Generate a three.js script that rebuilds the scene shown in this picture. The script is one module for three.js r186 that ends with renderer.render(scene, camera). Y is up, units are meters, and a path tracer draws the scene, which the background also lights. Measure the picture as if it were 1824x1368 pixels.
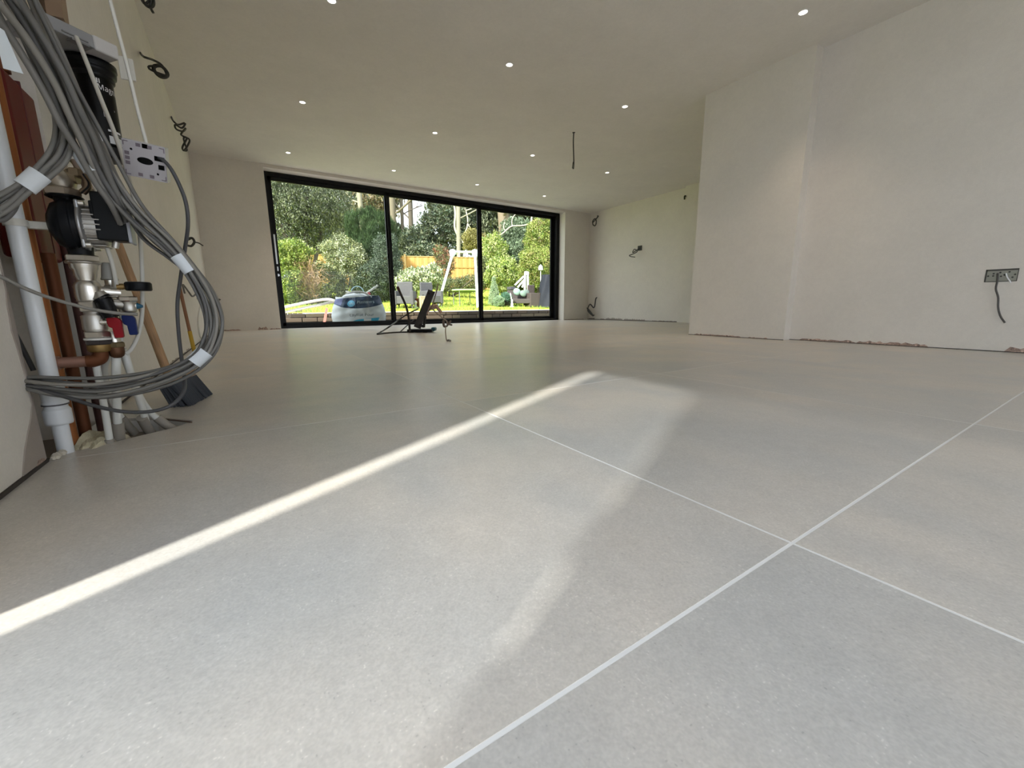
import * as THREE from 'three';
import { mergeGeometries, mergeVertices } from 'three/addons/utils/BufferGeometryUtils.js';
import { RoundedBoxGeometry } from 'three/addons/geometries/RoundedBoxGeometry.js';
import { RectAreaLightUniformsLib } from 'three/addons/lights/RectAreaLightUniformsLib.js';

RectAreaLightUniformsLib.init();
const V = (x, y, z) => new THREE.Vector3(x, y, z);
const rad = (d) => d * Math.PI / 180;

/* ------------------------------------------------------------------ camera */
const scene = new THREE.Scene();
const FOCAL = 730.87, YAW = rad(32.67), PITCH = rad(-10.766), ROLL = rad(-0.454), EYE = V(0, 0.377, 0);
const fwd = V(Math.sin(YAW) * Math.cos(PITCH), Math.sin(PITCH), -Math.cos(YAW) * Math.cos(PITCH));
const right0 = V(Math.cos(YAW), 0, Math.sin(YAW));
const up0 = right0.clone().cross(fwd);
const right = right0.clone().multiplyScalar(Math.cos(ROLL)).addScaledVector(up0, Math.sin(ROLL));
const up = up0.clone().multiplyScalar(Math.cos(ROLL)).addScaledVector(right0, -Math.sin(ROLL));
const camera = new THREE.PerspectiveCamera(2 * Math.atan(684 / FOCAL) * 180 / Math.PI, 1824 / 1368, 0.02, 300);
camera.position.copy(EYE);
camera.quaternion.setFromRotationMatrix(new THREE.Matrix4().makeBasis(right, up, fwd.clone().negate()));
scene.add(camera);

/* ----------------------------------------------------- sky, sun, exposure */
const renderer = new THREE.WebGLRenderer({ antialias: true });
renderer.toneMapping = THREE.LinearToneMapping;
renderer.toneMappingExposure = 1.8;
renderer.shadowMap.enabled = true;
scene.background = new THREE.Color().setRGB(1.88, 1.98, 2.12);      // bright hazy spring sky
const sun = new THREE.DirectionalLight(new THREE.Color().setRGB(1, 0.95, 0.85), 9.4);
const SUN_AZ = V(-0.89, 0, 0.456).normalize(), SUN_EL = rad(38);
sun.position.copy(SUN_AZ).multiplyScalar(60 * Math.cos(SUN_EL)).add(V(4, 60 * Math.sin(SUN_EL), -6));
sun.target.position.set(4, 0, -6);
sun.shadow.radius = 4;
sun.shadow.mapSize.set(4096, 4096);
Object.assign(sun.shadow.camera, { left: -40, right: 40, top: 40, bottom: -40, near: 1, far: 140 });
scene.add(sun, sun.target);

/* ----------------------------------------------------------------- helpers */
let seed = 20240317;
const rnd = () => { seed |= 0; seed = seed + 0x6D2B79F5 | 0; let t = Math.imul(seed ^ seed >>> 15, 1 | seed); t = t + Math.imul(t ^ t >>> 7, 61 | t) ^ t; return ((t ^ t >>> 14) >>> 0) / 4294967296; };
const rr = (a, b) => a + (b - a) * rnd();
const ray = (px, py) => fwd.clone().addScaledVector(right, (px - 912) / FOCAL).addScaledVector(up, -(py - 684) / FOCAL);
const along = (px, py, k) => EYE.clone().addScaledVector(ray(px, py), k);
const onZ = (px, py, z) => along(px, py, z / ray(px, py).z);
const onX = (px, py, x) => along(px, py, x / ray(px, py).x);
const onY = (px, py, y) => along(px, py, (y - EYE.y) / ray(px, py).y);
const far = (px, py, depth) => along(px, py, depth);

const names = {};
const numbered = (n) => { names[n] = (names[n] ?? -1) + 1; return names[n] ? n + '_' + String(names[n]).padStart(3, '0') : n; };
const M = (r, g, b, rough = 0.6, o = {}) => new THREE.MeshPhysicalMaterial({ color: new THREE.Color().setRGB(r, g, b), roughness: rough, ...o });

function thing(name, label, category, base = V(0, 0, 0), group) {
  const g = new THREE.Group(); g.name = numbered(name); g.position.copy(base); g.userData = { label, category };
  if (group) g.userData.group = group;
  scene.add(g); return g;
}
/* geometry is written in room coordinates and moved to the axes of its thing */
function worldOf(o) { const p = V(0, 0, 0); for (let q = o; q && q !== scene; q = q.parent) p.add(q.position); return p; }
function part(parent, name, geo, mat, label) {
  const w = worldOf(parent), m = new THREE.Mesh(geo.translate(-w.x, -w.y, -w.z), mat); m.name = name;
  if (label) m.userData.label = label;
  parent.add(m); return m;
}
function single(name, label, category, geo, mat, group, base) {
  geo.computeBoundingBox(); const b = geo.boundingBox;
  const p = base ?? V((b.min.x + b.max.x) / 2, b.min.y, (b.min.z + b.max.z) / 2);
  const m = new THREE.Mesh(geo.translate(-p.x, -p.y, -p.z), mat); m.name = numbered(name); m.position.copy(p);
  m.userData = { label, category }; if (group) m.userData.group = group; scene.add(m); return m;
}
function structure(name, geo, mat) {
  const m = geo ? new THREE.Mesh(geo, mat) : new THREE.Group(); m.name = numbered(name); m.userData = { kind: 'structure' }; scene.add(m); return m;
}
function metreUV(geo) {                                               // uv in metres from the face a triangle lies in
  const g = geo.index ? geo.toNonIndexed() : geo; const p = g.attributes.position, uv = new Float32Array(p.count * 2);
  g.computeVertexNormals(); const n = g.attributes.normal;
  for (let i = 0; i < p.count; i++) {
    const a = Math.abs(n.getX(i)), b = Math.abs(n.getY(i)), c = Math.abs(n.getZ(i));
    const [u, v] = b > a && b > c ? [p.getX(i), p.getZ(i)] : a > c ? [p.getZ(i), p.getY(i)] : [p.getX(i), p.getY(i)];
    uv[2 * i] = u; uv[2 * i + 1] = v;
  }
  g.setAttribute('uv', new THREE.BufferAttribute(uv, 2)); return g;
}
const strip = (g) => { const q = g.index ? g.toNonIndexed() : g; for (const k of Object.keys(q.attributes)) if (!['position', 'normal', 'uv'].includes(k)) q.deleteAttribute(k); return q; };
const merge = (list) => mergeGeometries(list.map(strip));
const box = (x0, x1, y0, y1, z0, z1) => new THREE.BoxGeometry(x1 - x0, y1 - y0, z1 - z0).translate((x0 + x1) / 2, (y0 + y1) / 2, (z0 + z1) / 2);
const rbox = (x0, x1, y0, y1, z0, z1, r = 0.004, s = 2) => new RoundedBoxGeometry(x1 - x0, y1 - y0, z1 - z0, s, Math.min(r, (x1 - x0) / 2.01, (y1 - y0) / 2.01, (z1 - z0) / 2.01)).translate((x0 + x1) / 2, (y0 + y1) / 2, (z0 + z1) / 2);
function tube(pts, r, seg = 0, sides = 8, tension = 0.5) {
  const c = new THREE.CatmullRomCurve3(pts, false, 'catmullrom', tension), n = seg || Math.max(2, pts.length * 5);
  const g = new THREE.TubeGeometry(c, n, r, sides, false), list = [g];
  for (const t of [0, 1]) {
    const d = c.getTangent(t); if (t === 0) d.negate();
    const cap = new THREE.CircleGeometry(r, sides); cap.applyQuaternion(new THREE.Quaternion().setFromUnitVectors(V(0, 0, 1), d)); const p = c.getPoint(t); cap.translate(p.x, p.y, p.z); list.push(cap);
  }
  return merge(list);
}
/* a straight round bar from a to b, r0 to r1 */
function bar(a, b, r0, r1 = r0, sides = 12) {
  const d = b.clone().sub(a), g = new THREE.CylinderGeometry(r1, r0, d.length(), sides);
  g.applyQuaternion(new THREE.Quaternion().setFromUnitVectors(V(0, 1, 0), d.clone().normalize())); const m = a.clone().add(b).multiplyScalar(0.5);
  return g.translate(m.x, m.y, m.z);
}
/* a square-section bar */
function beam(a, b, w, t = w, roll = 0) {
  const d = b.clone().sub(a), g = new THREE.BoxGeometry(w, d.length(), t); g.rotateY(roll);
  g.applyQuaternion(new THREE.Quaternion().setFromUnitVectors(V(0, 1, 0), d.clone().normalize())); const m = a.clone().add(b).multiplyScalar(0.5);
  return g.translate(m.x, m.y, m.z);
}
const lathe = (prof, at, sides = 28) => new THREE.LatheGeometry(prof.map(([r, y]) => new THREE.Vector2(Math.max(r, 1e-5), y)), sides).translate(at.x, at.y, at.z);
const hex = (r, y0, y1, at) => { const h = y1 - y0, c = Math.min(0.0025, h / 4), p = [[0, y0], [r - c, y0], [r, y0 + c], [r, y1 - c], [r - c, y1], [0, y1]]; const g = new THREE.LatheGeometry(p.map(([a, b]) => new THREE.Vector2(a, b)), 6).toNonIndexed(); g.computeVertexNormals(); return g.rotateY(0.3).translate(at.x, at.y, at.z); };

/* tiling noise for the textures */
function noiseGrid(n, s) { let q = s; const a = new Float32Array(n * n); for (let i = 0; i < a.length; i++) { q = Math.imul(q ^ q >>> 15, 2246822519) + 374761393 | 0; a[i] = ((q ^ q >>> 13) >>> 0) / 4294967296; } return a; }
function layer(size, cells, s, sx = 1) {                              // smooth value noise, size x size, tiling
  const g = noiseGrid(cells, s), out = new Float32Array(size * size), cy = cells, cxn = Math.max(1, Math.round(cells * sx));
  for (let y = 0; y < size; y++) {
    const fy = y / size * cy, y0 = Math.floor(fy) % cells, y1 = (y0 + 1) % cy, ty = fy - Math.floor(fy), wy = ty * ty * (3 - 2 * ty);
    for (let x = 0; x < size; x++) {
      const fx = x / size * cxn, x0 = Math.floor(fx) % cxn, x1 = (x0 + 1) % cxn, tx = fx - Math.floor(fx), wx = tx * tx * (3 - 2 * tx);
      const a = g[y0 * cells + x0 % cells], b = g[y0 * cells + x1 % cells], c = g[y1 * cells + x0 % cells], d = g[y1 * cells + x1 % cells];
      out[y * size + x] = (a + (b - a) * wx) * (1 - wy) + (c + (d - c) * wx) * wy;
    }
  }
  return out;
}
function texture(size, fill, srgb) {
  const d = new Uint8Array(size * size * 4);
  for (let i = 0; i < size * size; i++) { const c = fill(i); for (let k = 0; k < 3; k++) d[4 * i + k] = Math.max(0, Math.min(255, c[k])); d[4 * i + 3] = 255; }
  const t = new THREE.DataTexture(d, size, size); t.wrapS = t.wrapT = THREE.RepeatWrapping; t.magFilter = THREE.LinearFilter; t.minFilter = THREE.LinearMipmapLinearFilter; t.generateMipmaps = true;
  if (srgb) t.colorSpace = THREE.SRGBColorSpace; t.needsUpdate = true; return t;
}

/* --------------------------------------------------------------- materials */
const FS = 2048;                                                      // 2.4 m of porcelain
const f1 = layer(FS, 7, 11), f2 = layer(FS, 23, 12, 0.5), f3 = layer(FS, 64, 13), f4 = layer(FS, 190, 14), f5 = layer(FS, 700, 15), f6 = layer(FS, 1400, 16);
const mott = (i) => 0.3 * (f1[i] - 0.5) + 0.22 * (f2[i] - 0.5) + 0.12 * (f3[i] - 0.5) + 0.1 * (f4[i] - 0.5);
const floorMap = texture(FS, (i) => {
  const m = mott(i), grain = 0.05 * (f5[i] - 0.5) + 0.07 * (f6[i] - 0.5), fleck = f6[i] > 0.93 && f3[i] > 0.52 ? 0.09 : f6[i] < 0.05 && f4[i] < 0.4 ? -0.1 : 0;
  const v = 1 + 0.2 * m + grain + fleck, warm = 4 * (f2[i] - 0.5) + 4 * (f1[i] - 0.5);
  return [198 * v + warm, 192 * v, 184 * v - warm];
}, true);
const floorBump = texture(FS, (i) => { const v = 128 + 70 * (f5[i] - 0.5) + 80 * (f6[i] - 0.5) + 25 * (f4[i] - 0.5); return [v, v, v]; });
const floorRough = texture(1024, (i) => { const x = i % 1024, y = i / 1024 | 0, j = (2 * y) * FS + 2 * x; const v = 128 + 40 * mott(j); return [v, v, v]; });
for (const t of [floorMap, floorBump, floorRough]) t.repeat.set(1 / 2.4, 1 / 2.4);
const tileMat = new THREE.MeshPhysicalMaterial({ map: floorMap, bumpMap: floorBump, bumpScale: 0.0002, roughness: 0.62, roughnessMap: floorRough, specularIntensity: 1 });
const WS = 1024, w1 = layer(WS, 5, 31), w2 = layer(WS, 19, 32), w3 = layer(WS, 90, 33), w4 = layer(WS, 500, 34);
const wallMap = texture(WS, (i) => { const v = 1 + 0.02 * (w1[i] - 0.5) + 0.015 * (w2[i] - 0.5) + 0.015 * (w3[i] - 0.5) + 0.02 * (w4[i] - 0.5); return [227 * v, 222 * v, 214 * v]; }, true);
const wallBump = texture(WS, (i) => { const v = 128 + 70 * (w2[i] - 0.5) + 40 * (w3[i] - 0.5) + 20 * (w4[i] - 0.5); return [v, v, v]; });
for (const t of [wallMap, wallBump]) t.repeat.set(0.5, 0.5);
const wallMat = new THREE.MeshPhysicalMaterial({ color: new THREE.Color().setRGB(0.98, 0.968, 0.95), map: wallMap, bumpMap: wallBump, bumpScale: 0.0006, roughness: 0.85 });
const ceilMat = new THREE.MeshPhysicalMaterial({ map: wallMap, bumpMap: wallBump, bumpScale: 0.0004, roughness: 0.9 });
const plasterMap = texture(512, (i) => { const x = i % 512, y = i / 512 | 0, j = (2 * y) * WS + 2 * x; const v = 1 + 0.5 * (w2[j] - 0.5) + 0.4 * (w3[j] - 0.5) + 0.2 * (w4[j] - 0.5); return [172 * v, 148 * v, 135 * v]; }, true);
plasterMap.repeat.set(3, 3);
const barePlaster = new THREE.MeshPhysicalMaterial({ map: plasterMap, roughness: 0.95 });
const greyPlaster = M(0.36, 0.31, 0.27, 0.95, { bumpMap: wallBump, bumpScale: 0.003 });
const groutMat = M(0.78, 0.77, 0.75, 0.9);
const screedMat = M(0.2, 0.17, 0.14, 0.95, { bumpMap: wallBump, bumpScale: 0.004 });
const black = M(0.008, 0.008, 0.009, 0.4, { specularIntensity: 0.35 }), blackSatin = M(0.007, 0.008, 0.01, 0.38, { specularIntensity: 0.3 }), blackRubber = M(0.018, 0.018, 0.02, 0.6, { specularIntensity: 0.4 });
const glass = new THREE.MeshPhysicalMaterial({ color: new THREE.Color().setRGB(0.81, 0.83, 0.83), roughness: 0.0, transmission: 1, thickness: 0, ior: 1.5, specularIntensity: 0.25 });
const sideGlass = new THREE.MeshPhysicalMaterial({ color: new THREE.Color().setRGB(0.74, 0.76, 0.78), roughness: 0.0, transmission: 1, thickness: 0, ior: 1.5 });
const clearGlass = new THREE.MeshPhysicalMaterial({ color: new THREE.Color().setRGB(0.9, 0.92, 0.94), roughness: 0.0, transmission: 1, thickness: 0, ior: 1.5 });
const whitePlastic = M(0.78, 0.8, 0.82, 0.32), creamPlastic = M(0.66, 0.64, 0.58, 0.45), nickel = M(0.72, 0.69, 0.64, 0.28, { metalness: 1 }), nickelRough = M(0.6, 0.58, 0.54, 0.42, { metalness: 1 });
const brass = M(0.36, 0.24, 0.1, 0.5, { metalness: 1 }), oldCopper = M(0.17, 0.06, 0.025, 0.6, { metalness: 0.6 }), rustCopper = M(0.34, 0.12, 0.035, 0.6, { metalness: 0.5 }), dullCopper = M(0.36, 0.2, 0.15, 0.6, { metalness: 0.7 });
const steel = M(0.6, 0.61, 0.62, 0.3, { metalness: 1 });
const greys = [M(0.14, 0.135, 0.125, 0.55), M(0.18, 0.172, 0.158, 0.55), M(0.24, 0.225, 0.2, 0.55), M(0.1, 0.097, 0.094, 0.5)];
const tape = M(0.72, 0.76, 0.8, 0.6), darkCable = M(0.035, 0.033, 0.028, 0.55), slateCable = M(0.06, 0.06, 0.064, 0.5);
const woodMap = texture(256, (i) => { const x = i % 256, y = i / 256 | 0; const g = w2[(y * 4 % WS) * WS + (x * 1) % WS] * 0.3 + w3[(y % WS) * WS + (x * 4) % WS] * 0.4; const v = 0.72 + 0.55 * g; return [188 * v, 150 * v, 112 * v]; }, true);
const wood = new THREE.MeshPhysicalMaterial({ map: woodMap, roughness: 0.7 });

/* ------------------------------------------------------------------- floor */
const CEIL = 2.75, XL = -0.46, XR = 4.88, XP = 4.75, ZP0 = -2.1, ZP1 = -3.215, XF = 7.95, ZW = -8.5, ZF = -8.72, ZB = 2.8;
const RZ0 = -1.46, RZ1 = -1.95, XRB = -0.66;                          // the service recess in the left wall
const HOLE = [[-0.452, -1.508], [-0.226, -1.666], [-0.185, -1.738], [-0.3, -1.86], [-0.452, -1.94]];
const toShape = (pts) => { const s = new THREE.Shape(); pts.forEach(([x, z], i) => i ? s.lineTo(x, -z) : s.moveTo(x, -z)); s.closePath(); return s; };
const flat = (shape, y1, t, bev = 0) => { const g = new THREE.ExtrudeGeometry(shape, { depth: t - 2 * bev, bevelEnabled: bev > 0, bevelSize: bev, bevelOffset: -bev, bevelThickness: bev, bevelSegments: 1, steps: 1 }); g.rotateX(-Math.PI / 2); return g.translate(0, y1 - t + bev, 0); };
const floor = structure('floor');
{
  const base = toShape([[XL, ZB], [XR, ZB], [XR, ZP1], [XF, ZP1], [XF, ZF - 0.08], [XL, ZF - 0.08]]);
  const hp = new THREE.Path(); [[XL, -1.508], ...HOLE.slice(1, 4), [XL, -1.94]].forEach(([x, z], i) => i ? hp.lineTo(x + 0.0005, -z) : hp.moveTo(x + 0.0005, -z)); hp.closePath(); base.holes.push(hp);
  part(floor, 'grout', flat(base, -0.0004, 0.05), groutMat);
  part(floor, 'screed', box(-0.96, XF + 0.2, -0.3, -0.0513, ZF - 0.1, ZB + 0.2), screedMat);
  const J = 0.0024, P = 1.2;
  const xs = []; for (let x = 0.699 - P; x < XF; x += P) xs.push(x);
  const zs = []; for (let z = -0.262 + 3 * P; z > ZF - 0.08; z -= P) zs.push(z);
  for (const x of xs) for (const z of zs) {
    const x0 = Math.max(x + J, XL), z1 = Math.min(z - J, ZB), z0 = Math.max(z - P + J, ZF - 0.08);
    let x1 = Math.min(x + P - J, XF); if (z1 <= x0 - 99) continue;
    let pts;
    if (z0 >= ZP1) x1 = Math.min(x1, XR);
    if (x0 >= x1 - 0.02 || z0 >= z1 - 0.02) continue;
    if (z1 > ZP1 && z0 < ZP1 && x1 > XR) pts = x0 > XR ? [[x0, ZP1], [x1, ZP1], [x1, z0], [x0, z0]] : [[x0, z1], [XR, z1], [XR, ZP1], [x1, ZP1], [x1, z0], [x0, z0]];
    else pts = [[x0, z1], [x1, z1], [x1, z0], [x0, z0]];
    if (x0 === XL && z1 < -1.4 && z0 > -2.8) pts = [[XL, z1], [x1, z1], [x1, z0], [XL, z0], [XL, -1.94], ...HOLE.slice(1, 4).reverse(), [XL, -1.508]];
    const g = flat(toShape(pts), 0, 0.0095, 0.0004), uv = g.attributes.uv, ou = rr(0, 2.4), ov = rr(0, 2.4), turn = rnd() < 0.5;
    for (let i = 0; i < uv.count; i++) { const a = uv.getX(i), b = uv.getY(i); uv.setXY(i, (turn ? b : a) + ou, (turn ? -a : b) + ov); }
    part(floor, 'floor_tile', g, tileMat);
  }
}

/* ------------------------------------------------------------------- walls */
const WIN = { x0: 0.53, x1: 7.09, y1: 2.7 };
const HEAD = 2.12, OZ0 = -0.65, OZ1 = 2.1;                            // glazed door in the left wall, beside the camera
structure('wall_left', metreUV(merge([
  box(XL - 0.3, XL, -0.3, CEIL, RZ0, OZ0), box(XL - 0.3, XL, HEAD, CEIL, OZ0, OZ1), box(XL - 0.3, XL, -0.3, CEIL, OZ1, ZB + 0.3),
  box(XL - 0.5, XRB, -0.3, CEIL, RZ1, RZ0), box(XL - 0.5, XL, -0.3, CEIL, ZW - 0.4, RZ1), box(XL - 0.5, XL - 0.3, -0.3, CEIL, RZ0, OZ0 - 0.1)])), wallMat);
structure('wall_far', metreUV(merge([
  box(XL, WIN.x0, -0.3, CEIL, ZW - 0.4, ZW), box(WIN.x1, XF + 0.3, -0.3, CEIL, ZW - 0.4, ZW), box(WIN.x0, WIN.x1, WIN.y1, CEIL, ZW - 0.4, ZW), box(WIN.x0, WIN.x1, -0.3, -0.06, ZW - 0.4, ZF - 0.09)])), wallMat);
structure('wall_right', metreUV(merge([box(XR, XR + 0.3, -0.3, CEIL, ZP0, ZB + 0.3), box(XP, XR + 0.3, -0.3, CEIL, ZP1, ZP0)])), wallMat);
structure('wall_right_cross', metreUV(box(XR + 0.3, XF + 0.3, -0.3, CEIL, ZP1, ZP1 + 0.3)), wallMat);
structure('wall_right_far', metreUV(merge([box(XF, XF + 0.3, -0.3, CEIL, ZW, ZP1), box(XF - 0.1, XF, -0.3, CEIL, -5.62, ZP1)])), wallMat);
const RW = { x0: 0.1, x1: 4.5, y1: 2.05 };
structure('wall_rear', metreUV(merge([box(XL, RW.x0, -0.3, CEIL, ZB, ZB + 0.3), box(RW.x1, XR, -0.3, CEIL, ZB, ZB + 0.3), box(RW.x0, RW.x1, RW.y1, CEIL, ZB, ZB + 0.3), box(RW.x0, RW.x1, -0.3, 0, ZB, ZB + 0.3)])), wallMat);
structure('ceiling', metreUV(box(XL - 0.5, XF + 0.3, CEIL, CEIL + 0.3, ZW - 0.4, ZB + 0.3)), ceilMat);

structure('upper_storey', metreUV(box(XL - 0.5, XF + 0.3, CEIL + 0.301, 6.6, ZW - 0.4, -3.2)), M(0.5, 0.42, 0.36, 0.9));

/* ragged bare plaster along the foot of the walls */
function foot(name, a, b, normal, hmax, cover, mat, thick = 0.003) {
  const d = b.clone().sub(a), L = d.length(), e = d.clone().normalize(), pcs = []; let s = rr(0, 0.1);
  while (s < L - 0.03) {
    const len = Math.min(rr(0.12, 0.7), L - s); if (rnd() < cover) {
      const n = Math.max(3, Math.round(len / 0.025)), sh = new THREE.Shape(); sh.moveTo(0, 0); const h = hmax * rr(0.35, 1);
      for (let i = 0; i <= n; i++) sh.lineTo(len * i / n, (i === 0 || i === n ? 0.2 : 1) * h * rr(0.45, 1)); sh.lineTo(len, 0);
      const g = new THREE.ExtrudeGeometry(sh, { depth: thick, bevelEnabled: false }); const m = new THREE.Matrix4().makeBasis(e, V(0, 1, 0), normal);
      if (m.determinant() < 0) { const p = g.attributes.position; for (let i = 0; i < p.count; i++) p.setX(i, len - p.getX(i)); m.makeBasis(e.clone().negate(), V(0, 1, 0), normal); m.setPosition(a.clone().addScaledVector(e, s + len)); g.translate(-0, 0, 0); const q = g.attributes.position; for (let i = 0; i < q.count; i++) q.setX(i, len - q.getX(i)); }
      else m.setPosition(a.clone().addScaledVector(e, s));
      g.applyMatrix4(m); pcs.push(g);
    }
    s += len + (rnd() < 0.4 ? rr(0.02, 0.2) : 0);
  }
  structure(name, merge(pcs), mat);
}
foot('trim_1', V(XR, 0, ZP0), V(XR, 0, 0.3), V(-1, 0, 0), 0.05, 0.85, barePlaster);
foot('trim_2', V(XP, 0, ZP1), V(XP, 0, ZP0), V(-1, 0, 0), 0.035, 0.95, barePlaster);
foot('trim_3', V(XF, 0, ZW), V(XF, 0, -5.62), V(-1, 0, 0), 0.06, 0.8, greyPlaster);
foot('trim_4', V(XL, 0, ZW), V(WIN.x0, 0, ZW), V(0, 0, 1), 0.06, 0.8, barePlaster);
foot('trim_5', V(WIN.x1, 0, ZW), V(XF, 0, ZW), V(0, 0, 1), 0.035, 0.6, greyPlaster);
foot('trim_6', V(XL, 0, RZ1), V(XL, 0, ZW), V(1, 0, 0), 0.03, 0.7, greyPlaster);
foot('trim_7', V(XL, 0, -1.3), V(XL, 0, RZ0), V(1, 0, 0), 0.075, 1, barePlaster, 0.004);
{
  const sh = new THREE.Shape(); sh.moveTo(0, 0); sh.lineTo(0, 1.2); for (let i = 0; i <= 40; i++) { const y = 1.2 - i * 0.03; sh.lineTo(0.014 + 0.008 * Math.sin(i * 0.7) + rr(-0.004, 0.004) + (y < 0.14 ? (0.14 - y) * 0.9 : 0), y); }
  const g = new THREE.ExtrudeGeometry(sh, { depth: 0.0025, bevelEnabled: false }); g.rotateY(Math.PI / 2); const p = g.attributes.position; for (let i = 0; i < p.count; i++) p.setZ(i, -p.getZ(i)); const x = g.index; g.translate(XL, 0, RZ0); const q = g.toNonIndexed ? g : g; const a = q.attributes.position; for (let i = 0; i < a.count; i += 3) { const v1 = [a.getX(i), a.getY(i), a.getZ(i)], v2 = [a.getX(i + 1), a.getY(i + 1), a.getZ(i + 1)]; a.setXYZ(i, ...v2); a.setXYZ(i + 1, ...v1); } q.computeVertexNormals();
  structure('trim_9', q, M(0.37, 0.32, 0.28, 0.95, { bumpMap: wallBump, bumpScale: 0.004 }));
}
/* dark open joint between the last tiles and the walls */
structure('trim_8', merge([box(XR - 0.004, XR - 0.001, 0.0005, 0.006, ZP0, 0.3), box(XP - 0.004, XP - 0.001, 0.0005, 0.006, ZP1, ZP0), box(XF - 0.006, XF - 0.001, 0.0005, 0.012, ZW, -5.62), box(XL + 0.001, XL + 0.006, 0.0005, 0.009, -1.46, -1.0), box(XL + 0.001, XL + 0.005, 0.0005, 0.008, ZW, RZ1)]), M(0.05, 0.04, 0.035, 0.95));

/* --------------------------------------------- the sliding door to the garden */
{
  const w = structure('window_1'), f = black;
  part(w, 'frame', merge([rbox(WIN.x0, WIN.x0 + 0.055, 0, WIN.y1, ZF - 0.16, ZF, 0.003), rbox(WIN.x1 - 0.1, WIN.x1, 0, WIN.y1, ZF - 0.16, ZF, 0.003), rbox(WIN.x0 + 0.05, WIN.x1 - 0.09, WIN.y1 - 0.07, WIN.y1, ZF - 0.16, ZF, 0.003), rbox(WIN.x0 + 0.05, WIN.x1 - 0.09, -0.06, 0.045, ZF - 0.16, ZF, 0.003)]), f);
  const x = [WIN.x0 + 0.05, 2.66, 4.79, WIN.x1 - 0.09], tr = [-0.045, -0.085, -0.125];
  for (let i = 0; i < 3; i++) {
    const z = ZF + tr[i], a = x[i] - (i ? 0.045 : 0), b = x[i + 1] + (i < 2 ? 0.045 : 0), y0 = 0.045, y1 = WIN.y1 - 0.07, sl = i === 0 ? 0.06 : 0.09, sr = i === 2 ? 0.11 : 0.09, zz = [z - 0.018, z + 0.018];
    const s = part(w, 'sash', merge([rbox(a, a + (i ? 0.06 : sl), y0, y1, ...zz, 0.002), rbox(b - (i < 2 ? 0.06 : sr), b, y0, y1, ...zz, 0.002), rbox(a, b, y1 - 0.065, y1, ...zz, 0.002), rbox(a, b, y0, y0 + 0.055, ...zz, 0.002)]), f);
    part(s, 'pane', box(a + 0.03, b - 0.03, y0 + 0.03, y1 - 0.03, z - 0.0005, z + 0.0005), glass);
    if (i === 0) {
      const hx = onZ(490, 440, z).x;
      part(s, 'handle', merge([rbox(hx - 0.014, hx + 0.014, 1.15, 1.66, z + 0.045, z + 0.06, 0.005), bar(V(hx, 1.25, z + 0.015), V(hx, 1.25, z + 0.05), 0.008), bar(V(hx, 1.56, z + 0.015), V(hx, 1.56, z + 0.05), 0.008)]), steel, 'long brushed steel pull handle');
      part(s, 'lock_lever', rbox(hx - 0.012, hx + 0.014, 1.03, 1.11, z + 0.018, z + 0.04, 0.008), steel);
      part(s, 'keyhole', bar(V(hx, 0.96, z + 0.016), V(hx, 0.96, z + 0.026), 0.024, 0.022, 20), steel);
    }
  }
}
/* the glazing beside and behind the camera, seen only through its light */
{
  const w = structure('window_2'), f = black, bays = 3, W = (RW.x1 - RW.x0) / bays; const bars = [rbox(RW.x0, RW.x1, RW.y1 - 0.07, RW.y1, ZB + 0.1, ZB + 0.18), rbox(RW.x0, RW.x1, 0, 0.06, ZB + 0.1, ZB + 0.18)];
  for (let i = 0; i <= bays; i++) bars.push(rbox(RW.x0 + i * W - (i ? 0.05 : 0), RW.x0 + i * W + (i < bays ? 0.05 : 0), 0, RW.y1, ZB + 0.1, ZB + 0.18));
  part(w, 'frame', merge(bars), f);
  for (let i = 0; i < bays; i++) part(w, 'pane', box(RW.x0 + i * W + 0.04, RW.x0 + (i + 1) * W - 0.04, 0.05, RW.y1 - 0.06, ZB + 0.139, ZB + 0.141), clearGlass);
}
const sheetMatDense = new THREE.MeshPhysicalMaterial({ color: new THREE.Color().setRGB(0.9, 0.93, 0.99), roughness: 0.88, transmission: 1, thickness: 0, ior: 1.2 });
const sheetMat = new THREE.MeshPhysicalMaterial({ color: new THREE.Color().setRGB(0.88, 0.92, 0.98), roughness: 0.72, transmission: 1, thickness: 0, ior: 1.2 });
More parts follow.
